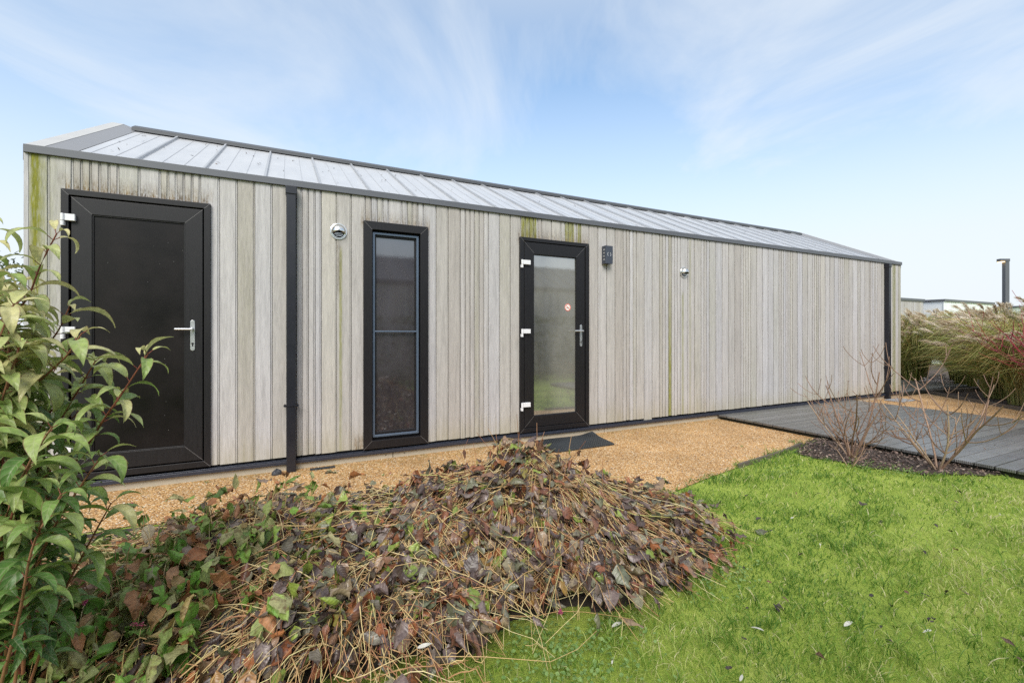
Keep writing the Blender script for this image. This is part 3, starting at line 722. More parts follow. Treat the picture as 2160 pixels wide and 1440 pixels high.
rel(mb.build('edge_joist', M_MOSSY, None), deck2)
# wet patch cover plate by the far downpipe
mb = MB(); mb.box(12.1, 12.6, -.42, -.12, .002, .02); tag(mb.build('drain_cover', simple('grey_slab', (.30,.31,.33), .5), None, .004), 'flat pale grey drain cover on the gravel below the far downpipe', 'drain cover')
# timber edging
def edging(pts, h, label, th=.022, z0=-.02):
    mb = MB()
    for (xa, ya), (xb, yb) in zip(pts[:-1], pts[1:]):
        d = Vector((xb-xa, yb-ya, 0)).normalized(); nn = Vector((-d.y, d.x, 0))*th/2
        a = Vector((xa, ya, z0)); b = Vector((xb, yb, z0)); up = Vector((0, 0, h-z0))
        mb.add([a-nn, b-nn, b+nn, a+nn, a-nn+up, b-nn+up, b+nn+up, a+nn+up], [(0,3,2,1),(4,5,6,7),(0,1,5,4),(1,2,6,5),(2,3,7,6),(3,0,4,7)])
    return tag(mb.build('timber_edging', M_TIMB, None, .003), label, 'edging')
edging([(5.7,-1.83),(6.6,-1.69),(7.12,-1.57)], .035, 'thin grey timber edging between the gravel path and the bark bed')
edging([(11.8,-3.25),(12.72,-1.83),(14.22,.1)], .06, 'dark timber edging between the far gravel and the tall grasses')
edging([(14.25,.02),(15.9,-.25)], .07, 'timber sleeper lying in front of the far platform', .1)
# ------------------------------------------------------------------ doormat
dm = np.array([(4.43,-.075),(5.30,-.035),(5.20,-.60),(4.41,-.60)])
mb = MB(); nu, nv = 26, 16; vs = []
for lvl in (1, 0):
    for i in range(nu+1):
        for j in range(nv+1):
            u, v = i/nu, j/nv
            p = (dm[0]*(1-u)+dm[1]*u)*(1-v)+(dm[3]*(1-u)+dm[2]*u)*v
            wob = .006*math.sin(u*7+v*3)+.004*math.sin(v*9)
            if u > .8 and v < .3: wob += .03*(u-.8)*5*(1-v/.3)
            vs.append((p[0], p[1], (.017+wob*.7 if lvl else .003+max(0, wob)*.2)))
fs = []; W = nv+1; O = (nu+1)*W
for i in range(nu):
    for j in range(nv):
        p = i*W+j; fs += [(p, p+1, p+W+1, p+W)[::-1], (O+p, O+p+1, O+p+W+1, O+p+W)]
for i in range(nu): fs += [(i*W, (i+1)*W, O+(i+1)*W, O+i*W), (i*W+nv, O+i*W+nv, O+(i+1)*W+nv, (i+1)*W+nv)]
for j in range(nv): fs += [(j, O+j, O+j+1, j+1), (nu*W+j, nu*W+j+1, O+nu*W+j+1, O+nu*W+j)]
mb.add(vs, fs); tag(mb.build('doormat', M_RUB, None), 'black textured rubber doormat on the gravel below the glass door', 'doormat')
# dark stone lump beside the left downpipe
def stone(loc, s, label, seed, m):
    g = np.random.default_rng(seed); mb = MB(); vs = []; nu, nv = 14, 8
    for j in range(nv+1):
        for i in range(nu):
            a = 2*math.pi*i/nu; b_ = math.pi*j/nv
            rr = 1+.12*math.sin(3*a+seed)+.1*math.sin(2*b_+a)+.05*g.normal()
            vs.append((loc[0]+s[0]*rr*math.sin(b_)*math.cos(a), loc[1]+s[1]*rr*math.sin(b_)*math.sin(a), loc[2]+s[2]*rr*math.cos(b_)))
    mb.add(vs, [(j*nu+i, j*nu+(i+1) % nu, (j+1)*nu+(i+1) % nu, (j+1)*nu+i) for j in range(nv) for i in range(nu)])
    return tag(mb.build('stone', m, None, 0, False), label, 'stone')
stone((1.72, -.10, .012), (.042, .035, .036), 'small dark pointed stone left of the near downpipe foot', 3, simple('dark_stone', (.03,.032,.038), .6))
# thin drain slot plate right of the pipe
mb = MB(); mb.box(2.0, 2.22, -.12, -.06, .0015, .009); tag(mb.build('drain_slot', M_RUB, None, .002), 'narrow dark slot cover in the gravel right of the near downpipe', 'drain cover')

# ------------------------------------------------------------------ plants
def mound_h(X, Y):
    a = .43*np.exp(-np.hypot((X-.08)/.58, (Y-2.86)/.60)**2.0)
    b = .27*np.exp(-((X+.45)/.62)**2-((Y-2.60)/.50)**2)
    c = .235*np.exp(-((X+1.25)/.85)**2-((Y-2.40)/.52)**2)
    d = .19*np.exp(-((X+.85)/.80)**2-((Y-1.80)/.42)**2)
    e = .22*np.exp(-((X-.62)/.50)**2-((Y-2.90)/.50)**2)
    f = .13*np.exp(-((X-.05)/.6)**2-((Y-2.15)/.35)**2)
    h = .10*np.exp(-((X-1.05)/.32)**2-((Y-2.85)/.36)**2)
    lump = 1+.20*np.sin(X*7.3+2.1*np.sin(Y*5.1))*np.cos(Y*8.3+1.4*np.sin(X*6.1))+.11*np.sin(X*17+Y*5)*np.cos(Y*19-X*4)
    return (a**2.4+b**2.4+c**2.4+d**2.4+e**2.4+f**2.4+h**2.4)**(1/2.4)*lump
def bound(X): return .06*np.sin(X*8.3+.5)+.035*np.sin(X*19+2)+np.interp(X, [-2.5,-.7,-.46,-.05,.2,.37,.72,1.0,1.22,1.5], [1.1,1.45,1.66,1.82,1.93,2.02,2.13,2.32,2.55,3.0])
def mound_core(parent, X0, X1, Y0, Y1, sc, name='heap_core'):
    nx, ny = 44, 36; Xg, Yg = np.meshgrid(np.linspace(X0, X1, nx), np.linspace(Y0, Y1, ny), indexing='ij')
    H = mound_h(Xg, Yg)*sc - .045 + .012*np.sin(Xg*23+Yg*9)+.012*np.cos(Yg*31-Xg*13)
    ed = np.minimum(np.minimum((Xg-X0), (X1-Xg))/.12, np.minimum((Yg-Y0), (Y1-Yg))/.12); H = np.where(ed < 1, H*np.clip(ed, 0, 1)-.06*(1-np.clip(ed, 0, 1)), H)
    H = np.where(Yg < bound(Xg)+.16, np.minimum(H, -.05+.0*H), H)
    P = np.stack([CAM[0]+Xg*.896+Yg*.4442, CAM[1]-Xg*.4442+Yg*.896, H], -1).reshape(-1, 3)
    i = (np.arange(nx-1)[:, None]*ny+np.arange(ny-1)[None]).ravel(); Fq = np.stack([i, i+ny, i+ny+1, i+1], 1)
    return npmesh(name, P, Fq, M_CORE, parent, np.full(len(P), .5))
def to_world(P):   # (X, Y, z) -> world
    o = np.empty_like(P); o[..., 0] = CAM[0]+P[..., 0]*.896+P[..., 1]*.4442; o[..., 1] = CAM[1]-P[..., 0]*.4442+P[..., 1]*.896; o[..., 2] = P[..., 2]; return o
def grad(X, Y):
    e = .02; return (mound_h(X+e, Y)-mound_h(X-e, Y))/(2*e), (mound_h(X, Y+e)-mound_h(X, Y-e))/(2*e)
def collapsed(name, label, crown, rad, nst, nlf, seed, m_leaf, green=0., ang=(0, 6.283), Lr=(.5, 1.05), ls=(.04, .112), upright=0., core=None, zoff=0., drape=0, dang=(3.3, 6.1)):
    g = np.random.default_rng(seed)
    root = empty(name, tuple(Wd(crown[0], crown[1], 0)), label=label, cat='plant')
    K = 7; t = np.linspace(0, 1, K)
    th = g.uniform(*ang, nst); L = g.uniform(*Lr, nst)*rad; r0 = g.uniform(0, .62, nst)*rad; ofx = g.normal(0, .16, nst)*rad; ofy = g.normal(0, .13, nst)*rad; L = np.minimum(L, 1.2*rad-r0)
    bend = g.normal(0, .38, nst)
    phi = th[:, None]+bend[:, None]*t
    X = crown[0]+ofx[:, None]+r0[:, None]*np.cos(th)[:, None]+L[:, None]*t*np.cos(phi); Y = crown[1]+ofy[:, None]+(r0[:, None]*np.sin(th)[:, None]+L[:, None]*t*np.sin(phi))*.92
    rj0 = g.random(nst)**2.5
    for _ in range(3):
        bad = Y[:, -1] < bound(X[:, -1])-.28*rj0
        L[bad] *= .62
        X = crown[0]+ofx[:, None]+r0[:, None]*np.cos(th)[:, None]+L[:, None]*t*np.cos(phi); Y = crown[1]+ofy[:, None]+(r0[:, None]*np.sin(th)[:, None]+L[:, None]*t*np.sin(phi))*.92
    lift = (g.uniform(-.02, .05, nst)+.09*(g.random(nst) < .10)*g.random(nst))[:, None] + .05*np.sin(np.pi*t)*g.uniform(.1, 1, nst)[:, None] + .01*g.normal(size=(nst, K))
    Z = np.maximum(mound_h(X, Y)*(.9+.12*g.random(nst)[:, None])+lift+zoff, .006)
    if upright:
        k = g.random(nst) < upright; tilt = g.uniform(.1, .45, nst)
        Hh = g.uniform(.14, .34, nst)*(1. if upright > .08 else .62)
        X[k] = (X[k][:, :1] + tilt[k][:, None]*np.cos(th[k])[:, None]*t*Hh[k][:, None]*1.5); Y[k] = (Y[k][:, :1]+tilt[k][:, None]*np.sin(th[k])[:, None]*t*Hh[k][:, None])
        Z[k] = mound_h(X[k], Y[k])-.05 + Hh[k][:, None]*np.sin(t*1.45)
    P = to_world(np.stack([X, Y, Z], -1))
    top = g.random(nst) < .5; P[top, :, 2] += .035*np.sin(np.pi*np.linspace(.1, 1, K))[None]+.012
    rn = np.clip(g.beta(2.4, 1.5, nst), 0, 1); Rd = g.uniform(.0011, .0026, nst)[:, None]*np.linspace(1.1, .6, K)[None]
    put('stems', tubes(P, Rd, rn, 4), M_STRAW, root)
    if drape:
        nd = drape; th2 = g.uniform(*dang, nd); b2 = g.normal(0, .16, nd); L2 = g.uniform(.35, .95, nd)*rad; q0 = g.uniform(0, .35, nd)*rad; K2 = 9; t2 = np.linspace(0, 1, K2)
        ph = th2[:, None]+b2[:, None]*t2; sx_ = crown[0]+g.normal(0, .22, nd)[:, None]*rad; sy_ = crown[1]+g.normal(0, .10, nd)[:, None]*rad
        def xy(): return sx_+(q0+0*L2)[:, None]*np.cos(th2)[:, None]+L2[:, None]*t2*np.cos(ph), sy_+(q0[:, None]*np.sin(th2)[:, None]+L2[:, None]*t2*np.sin(ph))
        X2, Y2 = xy(); rj = g.random(nd)**3
        for _ in range(3):
            bad = Y2[:, -1] < bound(X2[:, -1])-.34*rj; L2[bad] *= .7; X2, Y2 = xy()
        Z2 = np.maximum(mound_h(X2, Y2)+.035+.05*np.sin(np.pi*t2)[None]*g.uniform(.1, 1.3, nd)[:, None], .008)
        put('draping_stalks', tubes(to_world(np.stack([X2, Y2, Z2], -1)), g.uniform(.0013, .0027, nd)[:, None]*np.linspace(1.1, .55, K2)[None], np.clip(g.beta(1.6, 1.6, nd), 0, 1), 4), M_STRAW, root)
    # leaves hang from the stems, mostly downhill
    si = g.integers(0, nst, nlf); tt = g.uniform(.05, 1., nlf)**.85; fi = tt*(K-1); i0 = np.minimum(fi.astype(int), K-2); fr = (fi-i0)[:, None]
    Bp = P[si, i0]*(1-fr)+P[si, i0+1]*fr; Tn = nrm(P[si, i0+1]-P[si, i0])
    Xl = X[si, i0]; Yl = Y[si, i0]; kp = (Yl > bound(Xl)+.26*g.random(nlf)**1.5) | (g.random(nlf) < .08)
    si, i0, Bp, Tn, Xl, Yl = si[kp], i0[kp], Bp[kp], Tn[kp], Xl[kp], Yl[kp]; nlf = int(kp.sum()); gx, gy = grad(Xl, Yl)
    dn = np.stack([-(gx*.896+gy*.4442), -(-gx*.4442+gy*.896), -np.hypot(gx, gy)*.6], 1)
    D = nrm(nrm(dn+1e-6)*.8 + Tn*.5 + g.normal(0, .55, (nlf, 3)) + np.array([0, 0, -.35]))
    Nn = nrm(to_n(gx, gy)+np.array([0,0,.4])+g.normal(0, .5, (nlf, 3)))
    L_ = g.uniform(*ls, nlf); 
    rnl = g.random(nlf)
    if green: rnl = np.where(g.random(nlf) < green, g.uniform(.9, 1., nlf), rnl*.9)
    Bp = Bp + np.array([0, 0, .006])
    put('wilted_leaves', leaves(Bp, D, Nn, L_, L_*g.uniform(.42, .74, nlf), g.uniform(-1.4, 2.6, nlf), g.uniform(-1.1, 1.0, nlf), rnl, 5, (-1, -.5, 0, .5, 1), .14, .0, g, .62, .03), m_leaf, root)
    if core: 
        c = mound_core(root, *core)
    for o in root.children: o.matrix_parent_inverse = Matrix.Translation(-Vector(root.location))
    return root, P, g
def to_n(gx, gy): return nrm(np.stack([-(gx*.896+gy*.4442), gx*.4442-gy*.896, np.ones_like(gx)], 1))
def spikes(root, n, g, P, seed):
    # small knobbly flower spikes at stem ends
    idx = g.choice(len(P), n, replace=False); parts = []
    for i in idx:
        e = P[i, -1]; d = nrm(P[i, -1]-P[i, -2]+g.normal(0, .3, 3)); L = g.uniform(.02, .045); m = 34
        tt = g.uniform(0, 1, m); c = e+d*tt[:, None]*L+g.normal(0, .0022, (m, 3)); D = nrm(g.normal(size=(m, 3))+d*.5)
        rn = np.clip(np.full(m, g.random())+g.normal(0, .1, m), 0, 1)
        q = leaves(c, D, nrm(g.normal(size=(m, 3))), np.full(m, .0065), np.full(m, .005), np.zeros(m), np.full(m, .5), rn, 2, g=g)
        o = put('flower_spike', q, M_PINK, root); o.matrix_parent_inverse = Matrix.Translation(-Vector(root.location))
r1, P1, g1 = collapsed('collapsed_perennial', 'tall central heap of collapsed brown stems and purplish wilted leaves', (.10, 2.86), 1.12, 950, 5200, 21, M_WILT, .05, Lr=(.3, 1.0), upright=.05, core=(-.75, 1.5, 1.85, 3.6, .80), drape=300, dang=(2.9, 6.6))
spikes(r1, 26, g1, P1, 1)
r2, P2, g2 = collapsed('collapsed_perennial', 'low sprawl of collapsed brown stems in the middle foreground left of the central heap', (-.60, 2.50), 1.0, 700, 4000, 22, M_WILT, .14, Lr=(.3, .95), upright=.06, core=(-1.5, .3, 1.5, 3.1, .75), drape=150, dang=(3.4, 5.6))
spikes(r2, 22, g2, P2, 2)
r3, P3, g3 = collapsed('collapsed_perennial', 'green and brown collapsed stems along the gravel behind the leafy dogwood', (-1.45, 2.30), .9, 700, 2400, 23, M_WILTG, .0, upright=.12, core=(-2.4, -.8, 1.45, 2.95, .75))
spikes(r3, 18, g3, P3, 3)
r4, P4, g4 = collapsed('collapsed_perennial', 'front heap of matted purple brown leaves at the lower edge of the picture', (-.75, 1.80), .85, 520, 3000, 24, M_WILT, .08, Lr=(.3, .9), core=(-1.6, .1, 1.2, 2.3, .75), drape=90, dang=(3.4, 5.6))
spikes(r4, 14, g4, P4, 4)
r5, P5, g5 = collapsed('fading_perennial', 'fading green clump with large rust coloured leaves in the lower left corner', (-1.50, 1.62), .66, 300, 1500, 25, M_RUSTMIX, .0, upright=.6, ls=(.055, .115), core=(-2.2, -.9, 1.1, 2.0, .7), Lr=(.25, .9))
spikes(r5, 14, g5, P5, 5)
# upright remnants on the central heap
def remnants():
    g = np.random.default_rng(31); n = 44
    root = empty('dried_flower_stalks', tuple(Wd(.12, 2.8, .3)), label='few thin upright stalks standing out of the top of the central heap', cat='plant')
    X0 = g.normal(.10, .24, n); Y0 = g.normal(2.80, .12, n); K = 6; t = np.linspace(0, 1, K)
    H = g.uniform(.11, .30, n)*np.where(g.random(n) < .2, 1.35, 1.); th = g.uniform(0, 6.28, n); lean = g.uniform(.1, .9, n)
    X = X0[:, None]+lean[:, None]*np.cos(th)[:, None]*H[:, None]*t; Y = Y0[:, None]+lean[:, None]*np.sin(th)[:, None]*H[:, None]*t
    Z = mound_h(X0, Y0)[:, None]-.03+H[:, None]*t
    P = to_world(np.stack([X, Y, Z], -1)); put('stems', tubes(P, np.full((n, K), .0015), g.uniform(.1, .5, n), 4), M_STRAW, root)
    m = 150; si = g.integers(0, n, m); ki = g.integers(1, K-1, m)
    put('wilted_leaves', leaves(P[si, ki], nrm(g.normal(0, .4, (m, 3))+np.array([0, 0, -1])), g.normal(size=(m, 3)), g.uniform(.04, .08, m), g.uniform(.015, .035, m), g.uniform(-1, 1.5, m), g.uniform(-.8, .8, m), g.uniform(.6, 1, m), 5, (-1, -.5, 0, .5, 1), .15, 0, g, .62, .03), M_WILT, root)
    for o in root.children: o.matrix_parent_inverse = Matrix.Translation(-Vector(root.location))
remnants()

# --- leafy dogwood at the left
def bez(pts, K):
    pts = np.array(pts); s = np.linspace(0, len(pts)-1, K); out = []
    for v in s:
        i = int(min(v, len(pts)-2)); f = v-i
        p0 = pts[max(i-1, 0)]; p1 = pts[i]; p2 = pts[i+1]; p3 = pts[min(i+2, len(pts)-1)]
        out.append(.5*((2*p1)+(-p0+p2)*f+(2*p0-5*p1+4*p2-p3)*f*f+(-p0+3*p1-3*p2+p3)*f**3))
    return np.array(out)
def dogwood():
    g = np.random.default_rng(42)
    base = Wd(-1.30, 1.42, 0)
    root = empty('leafy_dogwood', tuple(base), label='leafy dogwood with drooping grey green leaves on red stems at the left edge', cat='shrub')
    br = [[(-60,1300,1.45),(-40,1000,1.4),(-30,800,1.35),(20,680,1.3),(60,625,1.3),(85,560,1.3),(120,492,1.3)],
          [(-60,1250,1.4),(-40,950,1.35),(20,833,1.3),(77,807,1.28),(123,767,1.26),(143,747,1.25),(173,702,1.25)],
          [(-30,1250,1.5),(0,900,1.45),(60,790,1.42),(95,735,1.4),(123,697,1.4),(145,650,1.4)],
          [(40,1450,1.5),(90,1150,1.45),(150,990,1.4),(194,925,1.38),(222,880,1.34),(252,838,1.32),(282,792,1.31),(314,744,1.31)],
          [(0,1350,1.5),(60,1050,1.45),(120,900,1.4),(167,820,1.38),(202,760,1.38)],
          [(-90,1200,1.3),(-80,800,1.25),(-60,600,1.22),(-30,470,1.2)],
          [(-60,1250,1.2),(-40,900,1.18),(-10,740,1.16),(30,640,1.15)],
          [(30,1450,1.25),(60,1250,1.22),(110,1120,1.2),(180,1010,1.2),(215,960,1.2)],
          [(0,1450,1.15),(40,1300,1.12),(70,1150,1.1),(130,1040,1.1)],
          [(-40,1350,1.2),(10,1100,1.15),(60,980,1.12),(110,900,1.1)],
          [(60,1450,1.35),(120,1280,1.32),(180,1160,1.3),(235,1060,1.3)]]
    for k in range(46):
        tx = g.uniform(-90, 175); ty = g.uniform(560, 1200); 
        if ty < 760: tx = min(tx, -90+140*g.random()**.6)
        if ty > 1100: tx = min(tx, 120)
        dpt = g.uniform(1.1, 1.65)
        bxp = g.uniform(-80, 60); br.append([(bxp, 1420, dpt+.08), (bxp+(tx-bxp)*.25, ty+(1420-ty)*.5, dpt+.04), (bxp+(tx-bxp)*.65, ty+(1420-ty)*.18, dpt), (tx, ty, dpt)])
    BP, LB, LD, LN, LL, LR, PT = [], [], [], [], [], [], []
    K = 18
    for bi, b in enumerate(br):
        P = bez([Q(*p) for p in b], K); BP.append(P)
        seg = np.linalg.norm(np.diff(P, axis=0), axis=1); cum = np.concatenate([[0], np.cumsum(seg)]); tot = cum[-1]
        d = tot-.004; k = 0; ph = g.uniform(0, 3.14)
        while d > .08 and k < 19:
            i = min(np.searchsorted(cum, d)-1, K-2); f = (d-cum[i])/max(seg[i], 1e-6); p = P[i]*(1-f)+P[i+1]*f; T = nrm(P[i+1]-P[i])
            side = nrm(np.cross(T, np.array([math.cos(ph), math.sin(ph), .3]))); 
            for s in (-1, 1):
                if g.random() < .06: continue
                up = .75 if k < 1 else .35
                D = nrm(side*s*.95*np.array([1,1,.5])+T*up+np.array([0, 0, .42])+g.normal(0, .14, 3))
                LB.append(p); LD.append(D); LN.append(nrm(np.array([0, 0, 1.])+g.normal(0, .22, 3)-RT*0))
                LL.append(g.uniform(.085, .14)*(.55 if k < 1 else 1)*(1 if k < 9 else .85)); 
                z = p[2]; LR.append(np.clip(.13+.68*(z-.3)/1.05+g.normal(0, .16)+(.1 if k < 3 else 0), 0, 1))  # leaf tone pales upward, painting the light on the top leaves
            if k < 2 and bi < 12:  # side shoot rosettes
                pass
            d -= g.uniform(.028, .046)*(.6 if k == 0 else 1); ph += math.pi/2+g.normal(0, .2); k += 1
    BP = np.array(BP); nb = len(BP)
    Rd = np.linspace(.0042, .0017, K)[None]*np.ones((nb, 1))
    put('stems', tubes(BP, Rd, g.random(nb)*.6, 8), M_DOGSTEM, root)
    LB = np.array(LB); LD = np.array(LD); LN = np.array(LN); LL = np.array(LL); n = len(LB)
    pe = LB+nrm(LD)*.014
    put('petioles', tubes(np.stack([LB, pe+nrm(LD)*.004], 1), np.full((n, 2), .0011), np.zeros(n), 4), M_DOGSTEM, root)
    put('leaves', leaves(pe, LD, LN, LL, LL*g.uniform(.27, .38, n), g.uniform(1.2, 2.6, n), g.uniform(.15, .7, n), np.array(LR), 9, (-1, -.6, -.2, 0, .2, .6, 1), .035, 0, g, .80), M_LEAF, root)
    for o in root.children: o.matrix_parent_inverse = Matrix.Translation(-Vector(root.location))
dogwood()

# --- bare shrubs in the bark bed
def branches(base, H, spread, nmain, g, lev=3, rad=.008, twigp=5, curve=.5):
    P, Rr = [], []; K = 8; t = np.linspace(0, 1, K)
    def grow(p, d, L, r, l):
        side = nrm(g.normal(size=3)*np.array([1, 1, .3])); up = np.array([0, 0, 1.])
        pts = [p]; dd = d.copy()
        for k in range(K-1):
            dd = nrm(dd+up*curve*(.30 if l < lev-1 else .12)+side*.05+g.normal(0, .04, 3)); pts.append(pts[-1]+dd*L/(K-1))
        pts = np.array(pts); P.append(pts); Rr.append(np.linspace(r, r*.55, K))
        if l > 0:
            nk = int(twigp) if l > 1 else max(1, int(twigp*.6))
            for q in range(nk):
                i = g.integers(2, K-1) if l < lev else g.integers(2, K)
                i = min(i, K-2); T = nrm(pts[i+1]-pts[i]); sd = nrm(np.cross(T, g.normal(size=3)))
                for s in ((-1, 1) if g.random() < .6 else (1,)):
                    grow(pts[i], nrm(T*.55+sd*s*.8), L*g.uniform(.38, .62), r*.55, l-1)
    for k in range(nmain):
        a = 2*math.pi*(k+g.uniform(-.3, .3))/nmain; sp = spread*g.uniform(.35, 1.1)
        grow(base+np.array([math.cos(a)*.02, math.sin(a)*.02, 0]), nrm(np.array([math.cos(a)*sp, math.sin(a)*sp, 1.])), H*g.uniform(.45, 1.0), rad*g.uniform(.7, 1.1), lev-1)
    return np.array(P), np.array(Rr)
def bare(loc, H, spread, nm, seed, label, m=M_TWIG, name='bare_shrub', rad=.008, lev=3, twigp=3, part='branches'):
    g = np.random.default_rng(seed); P, Rr = branches(np.array(loc, dtype=float), H, spread, nm, g, lev, rad, twigp)
    Rr = np.maximum(Rr, .0026)
    root = empty(name, tuple(loc), label=label, cat='shrub')
    th = np.array([r[0] for r in Rr]); k = th > rad*.62
    put('trunk', tubes(P[k], Rr[k], g.random(k.sum()), 6), m, root)
    k = ~k
    put('twigs', tubes(P[k], Rr[k], g.random(k.sum())*.6, 5), m, root)
    for o in root.children: o.matrix_parent_inverse = Matrix.Translation(-Vector(root.location))
    return root
bare((7.05,-2.12,0), 1.02, .74, 9, 51, 'bare brown shrub at the deck edge, left of the two in the bark bed', rad=.0095, twigp=3)
bare((7.32,-2.72,0), .98, .80, 8, 58, 'bare brown shrub at the deck edge, right of the two in the bark bed', rad=.0095, twigp=3)
bare((6.68,-2.30,0), .45, 1.1, 3, 53, 'small low tuft of bare twigs at the lawn edge beside the left bare shrub', rad=.006, lev=2)
bare((11.98,-2.78,0), 1.8, .95, 22, 61, 'dense red stemmed dogwood at the right edge in front of the grasses', m=M_RED, name='red_stemmed_dogwood', rad=.014, twigp=5)
# --- ornamental grasses
def clump(loc, H, seed, label, nb=800, npl=34, rad=.26, lean=(0, 0)):
    g = np.random.default_rng(seed); root = empty('ornamental_grass', tuple(loc), label=label, cat='ornamental grass', group='tall feathery grasses beyond the far gravel')
    K = 8; t = np.linspace(0, 1, K)
    a = g.uniform(0, 6.283, nb); r0 = rad*np.sqrt(g.random(nb)); out = g.uniform(.15, 1.0, nb)*(.45+.55*g.random(nb)); h = H*g.uniform(.35, .92, nb)**1.0; la = np.clip(g.normal(1, .8, nb), -.6, 3)[:, None]
    dr = g.uniform(.3, 1.2, nb)
    rr = r0[:, None]+out[:, None]*(t**1.6)[None]*1.25; zz = h[:, None]*(np.sin(t*1.57*(1+.50*dr[:, None]))/1.0)
    X = loc[0]+rr*np.cos(a)[:, None]+lean[0]*la*t**2; Y = loc[1]+rr*np.sin(a)[:, None]+lean[1]*la*t**2
    P = np.stack([X, Y, zz], -1); Wt = np.full((nb, K), .010)*np.array([.8,1,1,1,.95,.8,.55,.2])
    put('blades', ribbons(P, Wt, g.random(nb), g=g), M_MISC, root)
    parts = []; sp = []
    for k in range(npl):
        a = g.uniform(0, 6.283); out = g.uniform(.05, .65); hh = H*g.uniform(.66, 1.02); tt = np.linspace(0, 1, K)
        base = np.array(loc)+np.array([math.cos(a), math.sin(a), 0])*g.uniform(0, rad)
        C = base+np.stack([math.cos(a)*out*tt**1.8+lean[0]*1.3*tt**2.4, math.sin(a)*out*tt**1.8+lean[1]*1.3*tt**2.4, hh*.88*tt], 1); sp.append(C)
        tip = C[-1]; d = nrm(C[-1]-C[-2]); m = 60; s = g.random(m); L = g.uniform(.18, .30)
        droop = np.array([lean[0], lean[1], -.16])
        Bp = tip+d*(s*L*.7)[:, None]+droop*(s**2)[:, None]*.15; D = nrm(d+droop*s[:, None]*1.2+g.normal(0, .20, (m, 3)))
        e1 = Bp+D*.06; e2 = Bp+D*.12+droop*.12
        parts.append(ribbons(np.stack([Bp, e1, e2], 1), np.tile([.005, .009, .003], (m, 1)), np.clip(np.full(m, g.random())+g.normal(0, .25, m), 0, 1), g=g))
    put('plumes', merge(parts), M_PLUME, root)
    put('flower_stalks', tubes(np.array(sp), np.full((npl, K), .0028), g.uniform(.5, 1, npl), 3), M_MISC, root)
    for o in root.children: o.matrix_parent_inverse = Matrix.Translation(-Vector(root.location))
cl_spec = [((17.3,1.9,0),1.9,'half hidden behind the cabin corner above the platform'),((16.9,1.35,0),1.7,'directly behind the pale twig heap'),((18.3,.9,0),1.75,'rearmost, seen through the gap above the pale twig heap'),((16.9,.35,0),1.95,'behind the far platform, tallest plumes nearest the cabin corner'),((17.6,1.6,0),2.0,'rearmost, right against the cabin corner'),
 ((15.7,-.55,0),2.0,'just right of the timber sleeper'),((14.5,-1.0,0),1.6,'in the second row behind the gravel edging'),((16.2,-1.6,0),2.12,'in front of the lamp post'),
 ((13.75,-1.55,0),1.72,'beside the gravel edging behind the red dogwood'),((15.2,-2.4,0),1.9,'right of the lamp post'),((13.4,-2.7,0),1.75,'right behind the red dogwood'),
 ((14.2,-3.6,0),1.85,'at the right picture edge'),((17.6,-.6,0),2.0,'back row, below the white cabin'),((18.4,-2.2,0),2.0,'back row, right of the lamp post')]
for k, (l, h, s) in enumerate(cl_spec):
    clump(l, h, 70+k, 'tall green and straw grass with cream plumes, ' + s, 1300 if k < 12 else 700, 70, .22, (-.20, .09))

# --- pale rubble heap behind the far platform
def twig_heap():
    g = np.random.default_rng(9); n = 420; c = np.array([16.6, .78, 0.]); a = g.uniform(0, 6.283, n); r = .26*np.sqrt(g.random(n))
    B0 = c+np.stack([r*np.cos(a), r*np.sin(a), .26*(1-(r/.27)**2)*g.random(n)+.02], 1); D = nrm(np.stack([g.normal(size=n), g.normal(size=n), g.normal(0, .3, n)], 1))*g.uniform(.04, .12, n)[:, None]
    tag(put('twig_heap', tubes(np.stack([B0-D, B0, B0+D+g.normal(0, .02, (n, 3))], 1), np.full((n, 3), .007), g.random(n), 4), leaf_mat('pale_twig', [(0, (.45,.36,.34)), (1, (.85,.80,.78))], .8, 0, 0)), 'small heap of pale cut twigs behind the far platform', 'heap', kind=None)
twig_heap()
# --- hedge beyond the near corner
def leafy(loc, size, n, seed, label, name, m, ls=(.04, .07), cat='hedge'):
    g = np.random.default_rng(seed); root = empty(name, tuple(loc), label=label, cat=cat)
    p = g.uniform(-1, 1, (n, 3)); k = g.random(n) < .75; ax = g.integers(0, 3, n); sg = np.sign(g.normal(size=n))
    for i in range(3): p[k & (ax == i), i] = (sg*g.uniform(.82, 1.05, n))[k & (ax == i)]
    p += .08*np.sin(p[:, [1, 2, 0]]*7)
    Bp = np.array(loc)+p*np.array(size)*[.5, .5, .5]+np.array([0, 0, size[2]/2]); Bp[:, 2] = np.maximum(Bp[:, 2], .02)
    L = g.uniform(*ls, n)
    put('foliage', leaves(Bp, nrm(p*.5+g.normal(0, .6, (n, 3))), nrm(p+g.normal(0, .5, (n, 3))), L, L*.5, g.uniform(0, 1, n), g.uniform(0, .5, n), g.random(n), 3, g=g), m, root)
    mb = MB()
    for q in range(12):
        x = loc[0]+g.uniform(-.4, .4)*size[0]; y = loc[1]+g.uniform(-.4, .4)*size[1]
        mb.cyl((x, y, 0), (x+g.normal(0, .1), y+g.normal(0, .1), size[2]*.8), .02, 6, .008)
    mb.build('stem', M_TWIG, root)
    for o in root.children: o.matrix_parent_inverse = Matrix.Translation(-Vector(root.location))
leafy((-1.9, 1.9, 0), (1.7, 3.6, 2.15), 9000, 81, 'dark leafy hedge beyond the near left corner of the cabin', 'hedge', M_HEDGE)

